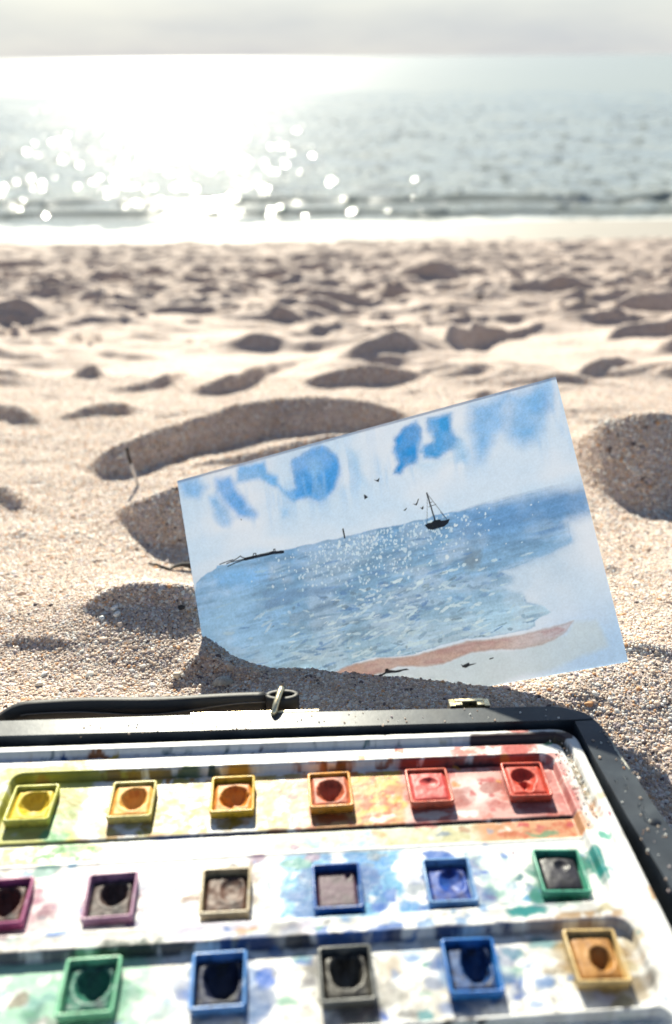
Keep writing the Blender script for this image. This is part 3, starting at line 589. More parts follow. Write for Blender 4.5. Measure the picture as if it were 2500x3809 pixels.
# faint grey film and specks over everything
band_stain(-142, 102, -126, 20, (214, 210, 205), .5, .35, 7, 2)
band_stain(-122, 88, -126, -62, (200, 196, 186), .4, .30, 6, 4)
for i in range(420):
    c = random.choice([(120, 110, 120), (90, 110, 150), (170, 120, 90), (150, 160, 120), (60, 60, 70), (190, 170, 90)])
    a0 = random.uniform(-125, 92); b0 = random.uniform(-122, 12); r = random.uniform(.35, .9)
    stain(a0, b0, r * random.uniform(.8, 2), r, c, random.uniform(.2, .6), .6)
HALO = [(205,196,70),(222,186,84),(222,170,50),(214,120,60),(206,92,80),(200,76,70),(170,80,120),(150,110,140),(140,110,90),(40,115,200),(60,120,205),(60,160,140),(90,185,150),(70,130,210),(110,110,112),(50,115,195),(200,160,90)]
for k, ((pa, pb), c) in enumerate(zip([(-111.3,-10.0),(-74.9,-10.6),(-37.9,-10.3),(-1.4,-10.4),(36.2,-10.6),(74.0,-9.8),(-109.6,-51.3),(-75.6,-51.2),(-38.4,-51.8),(-1.8,-52.4),(35.6,-52.6),(74.0,-51.4),(-76.2,-81.2),(-38.9,-81.9),(-1.3,-82.4),(36.4,-82.4),(74.8,-81.8)], HALO)): halo(pa, pb, c, 11, 900 + k)
# row one
band_stain(-127, -92, -26, 7, (232, 232, 120), .85, .85, 9, 5)
stain(-104, 5.5, 16, 2.2, (225, 220, 105), .8, .6)
band_stain(-122, -74, 1.6, 4.2, (190, 186, 60), .9, .9, 6, 6)
band_stain(-90, -58, 1.4, 4.0, (165, 135, 55), .85, .7, 4, 7)
stain(-58, 2.6, 8, 1.4, (95, 125, 60), .8, .5)
stain(-99, -14, 7, 13, (150, 215, 165), .75, .7); stain(-101, -23, 8, 3, (110, 190, 130), .8, .5)
stain(-90, -10, 7, 11, (236, 238, 236), .9, .7, g=.62)
stain(-82, -23, 6, 3, (226, 196, 95), .8, .5); stain(-80, -25, 3, 1.2, (205, 150, 50), .8, .4)
band_stain(-70, -46, -25, 1.5, (226, 206, 96), .9, .62, 4, 8, g=.42); band_stain(-68, -46, -25, 1.5, (214, 150, 50), .85, .32, 3, 9)
stain(-46.5, 3.0, 3.6, 1.6, (40, 80, 70), .95, .3)
band_stain(-42, -31, 1.6, 4.6, (215, 160, 40), .9, .85, 4, 10)
stain(-49, -9, 2.5, 2.0, (215, 165, 50), .85, .4); stain(-38, -21, 1.6, 4, (225, 180, 40), .9, .4)
band_stain(-30, -12, -25, 1.5, (228, 200, 110), .85, .62, 5, 11, g=.45); band_stain(-29, -14, -24, 1, (205, 120, 80), .75, .24, 2.2, 12)
stain(-14.5, -9, 4.2, 11, (226, 205, 150), .9, .3)
band_stain(-14, 9, 1.4, 4.6, (205, 120, 50), .85, .62, 4, 13); stain(1.5, 3.2, 5, 1.5, (130, 75, 30), .8, .4); stain(21, 3.0, 4, 1.3, (185, 105, 60), .8, .4)
band_stain(-12, 27, -25.5, 1.0, (238, 175, 110), .9, .8, 6, 14); band_stain(7, 28, -25, 1, (240, 200, 90), .9, .5, 5, 15)
stain(16, -12, 6, 8, (245, 205, 110), .9, .5); band_stain(6, 28, -25, 1.5, (214, 110, 75), .8, .32, 3.2, 16)
band_stain(4, 30, -25, -15, (205, 105, 55), .8, .4, 3.5, 17)
stain(-1.5, -20.5, 8, 3, (205, 95, 40), .85, .4)
band_stain(27, 89, -25.5, 1.5, (238, 176, 168), .95, .97, 9, 18); band_stain(27, 89, -25.5, 1.5, (222, 120, 105), .75, .4, 5, 19)
stain(54, -11, 10, 11, (244, 212, 208), .9, .6, g=.62)
stain(36, -11, 11, 12, (205, 100, 85), .75, .6); stain(74, -10, 12, 13, (200, 75, 70), .8, .6)
stain(36, -22, 8, 2.2, (245, 225, 215), .9, .4, g=.62); stain(48, -22, 5, 1.6, (246, 230, 225), .9, .4, g=.62); stain(18, -22, 6, 1.8, (248, 240, 228), .85, .4, g=.62)
for a0, r in ((54, 1.6), (57, 1.0), (61, 1.3), (47, 1.1)): stain(a0, random.uniform(-14, -5), r, r * 1.2, (205, 85, 85), .8, .4)
band_stain(26, 86, 1.2, 4.2, (175, 55, 35), .95, .85, 5, 20); band_stain(46, 66, 1.2, 3.2, (80, 30, 40), .9, .7, 4, 21)
band_stain(48, 84, 3.6, 9.8, (228, 120, 112), .8, .5, 4, 22); stain(75, 8, 8, 5, (226, 110, 102), .9, .35); stain(77, 16, 6, 2.2, (232, 138, 130), .9, .35); stain(55, 6, 5, 2, (235, 150, 140), .8, .5)
stain(27.5, 9.5, 1.6, 3, (232, 130, 100), .9, .3)
band_stain(84, 92, -26, 4, (232, 150, 145), .8, .55, 4, 23)
# channel floor
ch = gro * gfade
mixin(.55 * sstep(.5, .95, ch) * (B_ > 5), G((168, 186, 214), .75))
for i in range(24):
    a0 = random.uniform(-130, 60); stain(a0, 12.0 - .014 * 0, random.uniform(.6, 2.6), .7, random.choice([(40, 95, 115), (60, 80, 100), (95, 75, 90), (50, 110, 120)]), random.uniform(.25, .75), .5)
stain(-104, 11.8, 2.2, 1.1, (35, 90, 160), .9, .4); stain(-92, 12.2, 5, 1.2, (165, 95, 20), .95, .3); stain(-87, 11.2, 2.5, 1, (225, 190, 60), .9, .4)
band_stain(57, 99, 9.5, 14.5, (62, 26, 28), .97, .97, 6, 24, edge=1.0)
mixin(.85 * sstep(.45, .9, ch) * sstep(86, 92, A_) * sstep(-31, -24, B_) * sstep(.3, .55, fbm(A_ / 2.2, B_ / 2.2, 301, 5)), G((120, 100, 60), .7))
mixin(.9 * sstep(.45, .9, ch) * sstep(90, 92, A_) * sstep(-27, -12, B_) * sstep(.52, .62, fbm(A_ / 1.6, B_ / 1.6, 305, 5)), G((38, 34, 26), .7))
mixin(.7 * sstep(92, 94, A_) * sstep(99, 96, A_) * sstep(-31, -28, B_) * sstep(-21, -24, B_) * sstep(.4, .5, fbm(A_ / 2, B_ / 2, 309, 4)), G((185, 125, 85), .7))
stain(89, 10.5, 2.6, 1.6, (140, 195, 150), .8, .5); stain(94.5, 15.5, 3, 2, (235, 215, 185), .5, .6); stain(98.5, -22, 1.4, 2.0, (240, 222, 190), .8, .4); stain(99.3, -31, 1.1, 1.8, (205, 70, 110), .85, .4)
# dark line below row one and the mixing strip
band_stain(-122, -60, -26.6, -25.2, (180, 180, 120), .6, .6, 5, 25); band_stain(-66, -52, -26.8, -25.2, (40, 90, 160), .95, .9, 5, 26)
band_stain(-52, -20, -26.6, -25.2, (40, 45, 95), .85, .75, 5, 27); band_stain(-14, 87, -26.7, -25.2, (40, 26, 26), .92, .85, 6, 28)
stain(-21, -25.5, 4, 2.2, (140, 90, 60), .8, .4); stain(-24, -28, 4, 1.6, (95, 80, 90), .8, .4)
band_stain(-122, -84, -35, -26.5, (226, 226, 130), .75, .45, 3.5, 29); band_stain(-112, -80, -34, -26.5, (110, 185, 95), .8, .30, 3, 30); stain(-94, -28, 8, 2.4, (90, 175, 80), .75, .5)
band_stain(-90, -24, -35, -26.5, (150, 140, 155), .6, .27, 2.2, 31); band_stain(-60, -30, -34.5, -30, (150, 130, 165), .6, .4, 4, 32)
band_stain(-30, 58, -35, -26.5, (214, 214, 186), .85, .9, 8, 33); band_stain(-12, 22, -35, -27, (170, 205, 225), .8, .55, 6, 34); band_stain(16, 70, -34, -27, (205, 200, 150), .75, .55, 5, 35)
band_stain(50, 90, -35.2, -26.2, (232, 168, 120), .95, .85, 6, 36); band_stain(55, 90, -35, -26.5, (215, 115, 75), .8, .42, 4, 37); stain(46, -29, 3, 2, (185, 130, 85), .7, .5)
stain(74, -33.0, 6.5, 1.8, (130, 165, 125), .9, .4); stain(67.5, -29, 2.0, 1.2, (222, 95, 90), .9, .3)
stain(93.8, -37.5, 2.6, 2.0, (120, 205, 185), .85, .35); stain(99, -64, 1.3, 3, (235, 190, 140), .8, .5)
# row two
band_stain(-122, -84, -63, -37, (232, 196, 205), .7, .5, 5, 38); stain(-106, -51, 11, 12, (205, 135, 165), .6, .7); stain(-75, -51, 11, 12, (205, 180, 200), .55, .6)
band_stain(-90, -20, -63, -37, (190, 200, 222), .6, .33, 4, 39); stain(-38, -40.5, 5, 2.0, (110, 85, 80), .8, .35); stain(-31, -40, 1.6, 3, (120, 100, 80), .8, .5)
band_stain(-20, 22, -64, -36.5, (84, 178, 228), .9, .62, 7, 40); band_stain(-16, 16, -63, -37, (30, 132, 200), .9, .5, 4, 41)
stain(-1.5, -52, 11.5, 12.5, (24, 118, 188), .85, .4); stain(-12, -58, 5, 4.5, (20, 116, 190), .85, .3); stain(10, -42, 10, 5, (70, 160, 230), .85, .4); stain(16, -55.5, 2.4, 1.8, (30, 110, 205), .9, .3); stain(12, -58, 3, 1.8, (30, 110, 205), .9, .3)
stain(24, -50, 5.5, 10, (238, 240, 245), .85, .5, g=.62); band_stain(18, 34, -63.5, -57, (85, 160, 225), .85, .65, 4, 42)
stain(34, -39.8, 7, 3.0, (35, 110, 205), .92, .3); stain(48, -43, 2, 2, (60, 130, 215), .8, .4); stain(45, -47, 3, 3, (170, 195, 235), .7, .5)
band_stain(42, 60, -63, -38, (205, 225, 220), .7, .5, 5, 43); stain(49, -55, 3, 5, (130, 195, 175), .6, .6); band_stain(56, 70, -62, -52, (150, 180, 215), .6, .5, 3, 44)
stain(74, -52, 11, 11.5, (70, 170, 145), .85, .45); stain(66, -58, 6, 3.5, (50, 145, 130), .8, .4)
stain(87.5, -48, 3.0, 7.5, (25, 160, 155), .95, .25); stain(92, -51, 1.6, 1.8, (160, 220, 205), .7, .5)
stain(58, -65.5, 8, 2.4, (35, 165, 165), .92, .3); stain(84, -66.5, 3, 2.0, (225, 205, 130), .6, .5)
band_stain(-10, 45, -69, -62.8, (110, 170, 230), .7, .4, 5, 45); band_stain(-60, -8, -69, -63, (205, 195, 222), .6, .45, 6, 46); band_stain(-122, -60, -69, -63, (226, 214, 205), .6, .5, 6, 47); stain(-31, -66.5, 4, 1.6, (228, 180, 140), .8, .4)
# wall above row three
band_stain(-124, -60, -71.2, -68.6, (70, 78, 88), .75, .48, 5, 48); band_stain(-76, -58, -71.5, -67, (18, 60, 52), .95, .62, 4, 49); band_stain(-62, -30, -71.2, -68.8, (25, 40, 55), .8, .45, 5, 50)
band_stain(-40, -22, -71.2, -67.8, (30, 75, 140), .9, .7, 4, 51); band_stain(-22, 8, -71.2, -68.6, (16, 24, 50), .9, .5, 5, 52); band_stain(-12, 22, -71, -67, (40, 110, 200), .85, .45, 4, 53)
band_stain(12, 52, -71.2, -68.6, (24, 60, 120), .8, .5, 5, 54); band_stain(50, 90, -71.2, -68.4, (150, 115, 110), .6, .55, 5, 55); band_stain(62, 90, -69, -66.5, (190, 150, 95), .75, .5, 4, 56)
# row three
band_stain(-124, -58, -97, -71, (176, 226, 198), .85, .6, 6, 57); stain(-76, -82, 13, 13, (120, 205, 160), .75, .6); stain(-108, -82, 8, 10, (150, 220, 180), .7, .6); stain(-90, -88, 2.0, 8, (130, 130, 130), .6, .7)
band_stain(-60, 92, -97, -71, (222, 214, 202), .6, .35, 5, 58); band_stain(-60, 92, -97, -71, (165, 160, 152), .55, .16, 3.2, 59); band_stain(-30, 90, -97, -72, (110, 110, 115), .7, .12, 1.6, 60)
stain(-38, -82, 12, 12, (95, 155, 230), .8, .5); stain(-25.8, -81, 3.2, 4, (45, 115, 220), .92, .3); stain(-13, -75, 2, 2, (50, 125, 220), .9, .3)
stain(-1, -82, 11, 12, (150, 150, 150), .6, .5); stain(12, -79, 4, 4, (205, 190, 170), .75, .4); stain(9.5, -93, 1.4, 2, (50, 110, 215), .9, .3)
band_stain(12, 30, -96, -84, (205, 200, 190), .7, .5, 3, 61); stain(20, -75, 6, 3, (185, 212, 238), .6, .6)
stain(36.5, -82, 11.5, 12, (110, 165, 220), .75, .5); stain(51, -77.5, 3, 1.8, (140, 195, 195), .75, .4); stain(50, -83, 3, 3, (190, 215, 205), .6, .5); stain(51, -86, 1.0, 2.0, (80, 130, 210), .8, .3)
for i in range(14): stain(58 + i * .62, -84.5 + random.uniform(-.8, .8), .35, random.uniform(.4, .9), (80, 80, 88), .7, .5)
stain(60, -88, 4, 1.5, (160, 158, 150), .6, .5)
stain(75, -82, 13, 13, (225, 190, 120), .7, .55); stain(88, -76, 4, 3, (205, 180, 130), .6, .5); stain(74, -92.5, 6, 2.0, (205, 200, 215), .7, .4)
for i in range(30): stain(random.uniform(-124, 90), -97.8 + random.uniform(-.5, .7), random.uniform(1, 3.2), .9, random.choice([(45, 45, 60), (30, 40, 80), (70, 60, 60)]), .85, .4)
band_stain(-124, 90, -118, -99, (205, 214, 205), .7, .5, 6, 62); band_stain(-60, 60, -118, -99, (110, 165, 150), .6, .3, 5, 63)
PANC = [(-111.3,-10.0),(-74.9,-10.6),(-37.9,-10.3),(-1.4,-10.4),(36.2,-10.6),(74.0,-9.8),(-109.6,-51.3),(-75.6,-51.2),(-38.4,-51.8),(-1.8,-52.4),(35.6,-52.6),(74.0,-51.4),(-76.2,-81.2),(-38.9,-81.9),(-1.3,-82.4),(36.4,-82.4),(74.8,-81.8)]
for i in range(230):
    a0 = random.uniform(-120, 92); b0 = random.uniform(-97, 10)
    c = (random.choice([(225, 190, 60), (220, 150, 50), (215, 205, 90)]) if a0 < -20 else random.choice([(222, 110, 60), (210, 90, 90), (230, 160, 70)])) if b0 > -30 else random.choice([(60, 130, 215), (90, 170, 220), (150, 110, 150), (70, 160, 150), (120, 140, 160)]) if b0 > -66 else random.choice([(70, 140, 215), (90, 180, 150), (130, 130, 130), (160, 150, 130), (80, 160, 170)])
    r = abs(random.gauss(0, 1)) * 1.3 + .5; stain(a0, b0, r * random.uniform(.8, 2.4), r, c, random.uniform(.3, .85), random.uniform(.25, .6))
for k, ((pa, pb), c) in enumerate(zip([(-111,-12),(-75,-13),(-38,-12),(-1,-13),(36,-14),(74,-13),(-107,-52),(-75,-52),(-38,-53),(-2,-53),(36,-53),(76,-53),(-80,-83),(-39,-83),(-1,-84),(36,-84),(76,-84)], HALO)):
    q = random.Random(1300 + k)
    if k in (7, 8): continue
    for z in range(9):                                     # washes that ran out of the pans and dried with a darker rim
        t = q.uniform(0, 6.28); r = q.uniform(9, 15); e = q.uniform(2.2, 5.0)
        stain(pa + r * math.cos(t), pb + r * .75 * math.sin(t), e * q.uniform(1, 1.7), e * .8, [v * q.uniform(.85, 1.0) for v in c], q.uniform(.3, .65), q.uniform(.25, .6), g=.42)
# grime caught along the foot of every wall
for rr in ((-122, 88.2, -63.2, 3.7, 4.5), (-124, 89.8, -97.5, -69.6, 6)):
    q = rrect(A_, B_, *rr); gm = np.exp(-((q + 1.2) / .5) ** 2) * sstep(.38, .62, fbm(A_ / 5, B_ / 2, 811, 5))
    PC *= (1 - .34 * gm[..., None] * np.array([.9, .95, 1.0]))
PC *= (1 - .08 * sstep(.45, .75, fbm(A_ / 1.4, B_ / 1.4, 821, 4)))[..., None]
Bw = B_ - .0139 * A_ * np.clip((B_ + 20) / 38, 0, 1)
TP = np.stack([A_ * MM, Bw * MM, hgt * MM], -1)
keep = (so[:-1, :-1] < .6) & (so[1:, 1:] < .6) & (so[:-1, 1:] < .6) & (so[1:, :-1] < .6)
am = A_[:-1, :-1] + st / 2; bmm = B_[:-1, :-1] + st / 2
for pa, pb in PANC: keep &= ~((np.abs(am - pa) < 6.9) & (np.abs(bmm - pb) < 7.3))     # sockets the pans are pressed into
tray = empty('palette_tray', BOXM); tag(tray, 'stained white plastic palette tray set inside the black paint box', 'palette')
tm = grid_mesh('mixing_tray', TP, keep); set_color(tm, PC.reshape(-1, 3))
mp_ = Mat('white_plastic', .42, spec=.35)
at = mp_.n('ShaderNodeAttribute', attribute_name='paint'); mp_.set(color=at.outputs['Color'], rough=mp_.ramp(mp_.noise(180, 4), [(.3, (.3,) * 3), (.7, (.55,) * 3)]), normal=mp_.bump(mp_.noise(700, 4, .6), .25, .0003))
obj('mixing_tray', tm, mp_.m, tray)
# skirt of the tray down to the bottom panel
def rr_outline(a0, a1, b0, b1, r, n=8):
    o = []
    for cx, cy, s0 in ((a1 - r, b1 - r, 0), (a0 + r, b1 - r, 90), (a0 + r, b0 + r, 180), (a1 - r, b0 + r, 270)):
        for k in range(n + 1):
            t = math.radians(s0 + 90 * k / n); o.append((cx + r * math.cos(t), cy + r * math.sin(t)))
    return o
bm = bmesh.new(); ol = rr_outline(-140.3, 100.8, -125.3, 16.4, 9); lo = []; hi = []
for x, y in ol:
    yy_ = y - .0139 * x * min(max((y + 20) / 38, 0), 1)
    lo.append(bm.verts.new((x * MM, yy_ * MM, -23.9 * MM))); hi.append(bm.verts.new((x * MM, yy_ * MM, -1.5 * MM)))
for i in range(len(ol)): bm.faces.new((lo[i], lo[(i + 1) % len(ol)], hi[(i + 1) % len(ol)], hi[i]))
mpl = Mat('plain_white_plastic', .42, (.78, .78, .77, 1), spec=.35)
obj('skirt', from_bm('skirt', bm, True), mpl.m, tray)

# ------------------------------------------------------------------ paint pans
def cup_mesh(wd, dp, h, t):
    bm = bmesh.new()
    def ring(w_, d_, z, r): 
        pts = rr_outline(-w_ / 2, w_ / 2, -d_ / 2, d_ / 2, r, 3); return [bm.verts.new((x * MM, y * MM, z * MM)) for x, y in pts]
    rs = [ring(wd - 2.9, dp - 2.9, -h, .9), ring(wd - 2.7, dp - 2.7, -4.3, .9), ring(wd - .6, dp - .6, -4.05, .9), ring(wd, dp, -.35, 1.0), ring(wd - .3, dp - .3, 0, .9), ring(wd - 2 * t + .3, dp - 2 * t + .3, 0, .6), ring(wd - 2 * t, dp - 2 * t, -.35, .5), ring(wd - 2 * t - .4, dp - 2 * t - .4, -h + .6, .5)]
    n = len(rs[0])
    for p, q in zip(rs, rs[1:]):
        for k in range(n): bm.faces.new((p[k], p[(k + 1) % n], q[(k + 1) % n], q[k]))
    bm.faces.new(rs[0][::-1]); bm.faces.new(rs[-1])
    return from_bm('cup', bm, True)
def cake_mesh(wd, dp, lvl, holes, bumps, seed, corner=1.0, bulge=0.0, floor=-8.5):
    n = 34
    u = np.linspace(-1, 1, n); U, V = np.meshgrid(u, u)
    x = U * wd / 2; y = V * dp / 2
    z = np.full(x.shape, lvl) + (fbm(x / 2.2 + seed * 3, y / 2.2, 400 + seed, 3) - .5) * .34 * bumps
    e = np.maximum(np.abs(U), np.abs(V))
    z += bulge * (1 - np.clip(U ** 4 + V ** 4, 0, 1)) - 1.1 * sstep(.80, 1.0, e) * corner
    for hx, hy, rx, ry, d, pw in holes:
        q = np.hypot((x - hx) / rx, (y - hy) / ry) + (fbm(x / 1.8, y / 1.8, 430 + seed, 2) - .5) * .16
        z -= d * np.clip(1 - np.clip(q, 0, 1) ** pw, 0, 1) ** .8
        z += .14 * np.exp(-((q - 1.1) / .2) ** 2)
    z = np.maximum(z, floor)
    return grid_mesh('paint_cake', np.stack([x * MM, y * MM, z * MM], -1))
def pan_mats(i, cupc, cakec, cake2, rough):
    gk = .74 if i < 6 or i == 16 else .5
    if i < 6 or i == 16: cake2 = [.5 * (p + q) for p, q in zip(cakec, cake2)]
    mc = Mat('pan_plastic_%d' % i, .35, spec=.45)
    mc.set(color=mc.ramp(mc.noise(190, 6, .65), [(.30, L3([v * .62 for v in cupc], .7)[:3]), (.48, L3(cupc, .72)[:3]), (.60, L3([v * .8 + 30 for v in cupc], .7)[:3]), (.74, L3([min(255, v * .5 + 115) for v in cupc], .72)[:3])]), normal=mc.bump(mc.noise(900, 3), .25, .0003))
    mk = Mat('paint_%d' % i, min(.7, rough + .22), spec=.4)
    mk.set(color=mk.ramp(mk.noise(260, 5, .6), [(.36, L3(cake2, gk)[:3]), (.52, L3(cakec, gk)[:3]), (.74, L3([min(255, v * .85 + 32) for v in cakec], gk)[:3])]), normal=mk.bump(mk.noise(500, 4, .6), .3, .0004))
    return mc.m, mk.m
PANS = [
 # a, b, turn, cup colour, cake colour, deep colour, level, holes, bumps, roughness, bulge, label
 (-111.3, -10.0, 0, (214, 212, 92), (226, 196, 52), (176, 138, 20), -1.1, [(.6, .3, 5.2, 5.6, 3.0, 2.2)], .5, .35, 0, 'lime yellow pan holding bright yellow paint with one wide hollow'),
 (-74.9, -10.6, 0, (216, 200, 110), (232, 176, 84), (190, 96, 24), -.7, [(.4, .6, 4.6, 5.0, 3.6, 1.8)], .4, .32, 0, 'straw coloured pan holding pale orange paint with a round hole'),
 (-37.9, -10.3, 0, (228, 184, 44), (216, 140, 44), (150, 70, 20), -1.5, [(.8, -.6, 5.2, 5.0, 3.0, 2.0), (-2.2, -1.5, 2.4, 2.6, .8, 2)], .6, .3, 0, 'golden yellow pan holding amber orange paint with an oval hollow'),
 (-1.4, -10.4, 0, (236, 158, 52), (190, 96, 62), (70, 30, 18), -.6, [(.2, -.4, 4.8, 5.2, 4.0, 1.3)], .3, .3, 0, 'bright orange pan holding brownish salmon paint with a deep cone hole'),
 (36.2, -10.6, -1, (214, 100, 74), (200, 74, 72), (150, 46, 42), -.5, [(.4, 1.5, 3.4, 2.4, .9, 1.5)], .9, .3, .2, 'coral pan holding wrinkled crimson paint with no hole'),
 (74.0, -9.8, -2, (212, 90, 70), (196, 62, 40), (130, 36, 16), -.3, [(-.6, .9, 4.6, 4.2, 2.4, 2.0), (-.4, -2.6, 2.4, 3.6, 1.8, 1.6)], .7, .34, 0, 'coral red pan holding scarlet paint with a pointed hollow'),
 (-109.6, -51.3, 2, (176, 84, 132), (112, 60, 50), (38, 14, 20), -1.0, [(.4, .6, 4.6, 5.2, 3.4, 1.6)], .6, .35, 0, 'magenta pink pan holding dark maroon paint at the end of its row'),
 (-75.6, -51.2, 1, (176, 128, 158), (96, 76, 72), (32, 20, 28), -1.5, [(.8, 1.8, 4.2, 4.4, 3.0, 1.6)], 1.0, .32, 0, 'mauve pan holding dark brown violet paint with a round hole'),
 (-38.4, -51.8, 0, (188, 168, 132), (112, 76, 60), (66, 42, 36), -1.4, [(1.8, 1.2, 3.6, 4.4, .9, 1.6)], 1.6, .34, .2, 'beige pan holding uneven chocolate brown paint with a shallow swirl'),
 (-1.8, -52.4, 0, (26, 88, 168), (96, 60, 86), (62, 36, 58), -1.3, [(3.9, 4.8, .9, .9, .9, 2)], .3, .3, 0, 'deep blue pan holding smooth dusty mauve paint with one pinprick'),
 (35.6, -52.6, -1, (104, 152, 206), (22, 84, 190), (8, 40, 124), -1.5, [(1.2, .6, 4.2, 4.4, 1.8, 1.2)], .6, .33, 0, 'pale blue rimmed pan holding cobalt blue paint with an angular dent'),
 (74.0, -51.4, -3, (70, 160, 132), (52, 50, 62), (22, 22, 30), -1.5, [(1.0, 2.6, 2.4, 2.0, .7, 1.6)], .7, .22, 1.1, 'green pan holding glossy domed black paint'),
 (-76.2, -81.2, 1, (128, 204, 160), (66, 142, 120), (16, 72, 74), -1.2, [(.6, 1.2, 4.9, 5.2, 3.2, 1.7)], 1.3, .25, 0, 'mint green pan holding teal paint with a wide hollow'),
 (-38.9, -81.9, 0, (84, 144, 216), (34, 46, 84), (12, 14, 26), -1.3, [(1.0, .9, 5.4, 6.0, 3.4, 2.6)], .5, .3, 0, 'bright blue pan holding navy paint almost emptied by a huge hole'),
 (-1.3, -82.4, 0, (96, 98, 96), (96, 92, 84), (16, 16, 20), -1.2, [(.2, 1.4, 4.8, 5.2, 3.6, 2.4)], .8, .22, .3, 'charcoal grey pan holding shiny grey black paint with a round hole'),
 (36.4, -82.4, -1, (26, 108, 190), (30, 84, 150), (8, 24, 60), -1.0, [(1.6, 1.0, 4.4, 6.0, 3.4, 2.2)], .6, .32, 0, 'azure blue pan holding dark indigo paint with a tall oval hole'),
 (74.8, -81.8, -2, (214, 182, 122), (176, 124, 58), (96, 58, 20), -.9, [(1.4, -.6, 3.4, 3.8, 3.0, 1.3)], .4, .33, .5, 'cream pan holding ochre brown paint with a round hole'),
]
PANS = [p[:7] + ([(h[0], h[1], h[2] * 1.06, h[3] * 1.06, h[4] * ((1.35 if k < 6 else 1.75) if h[4] > 2.5 else 1.2), h[5]) for h in p[7]],) + p[8:] for k, p in enumerate(PANS)]
for i, (a0, b0, tr, cc, kc, k2, lv, hl, bu, ro, bg_, lb) in enumerate(PANS):
    M_ = BOXM @ Matrix.Translation((a0 * MM, (b0 - .0139 * a0 * min(max((b0 + 20) / 38, 0), 1) * .3) * MM, .25 * MM)) @ Matrix.Rotation(math.radians(tr + random.uniform(-.6, .6)), 4, 'Z') @ Matrix.Rotation(math.radians(random.uniform(-.8, .8)), 4, 'X')
    p = empty('paint_pan', M_); tag(p, lb, 'paint pan', 'watercolour pans in the palette tray')
    mc, mk = pan_mats(i, cc, kc, k2, ro)
    cup = obj('cup', cup_mesh(16.4, 17.4, 8.6, 1.0), mc, p)
    obj('paint_cake', cake_mesh(14.4, 15.4, lv - (.15 if i < 6 else .6), hl, bu, i, corner=(.8 if i < 6 else 2.0), bulge=bg_), mk, p)

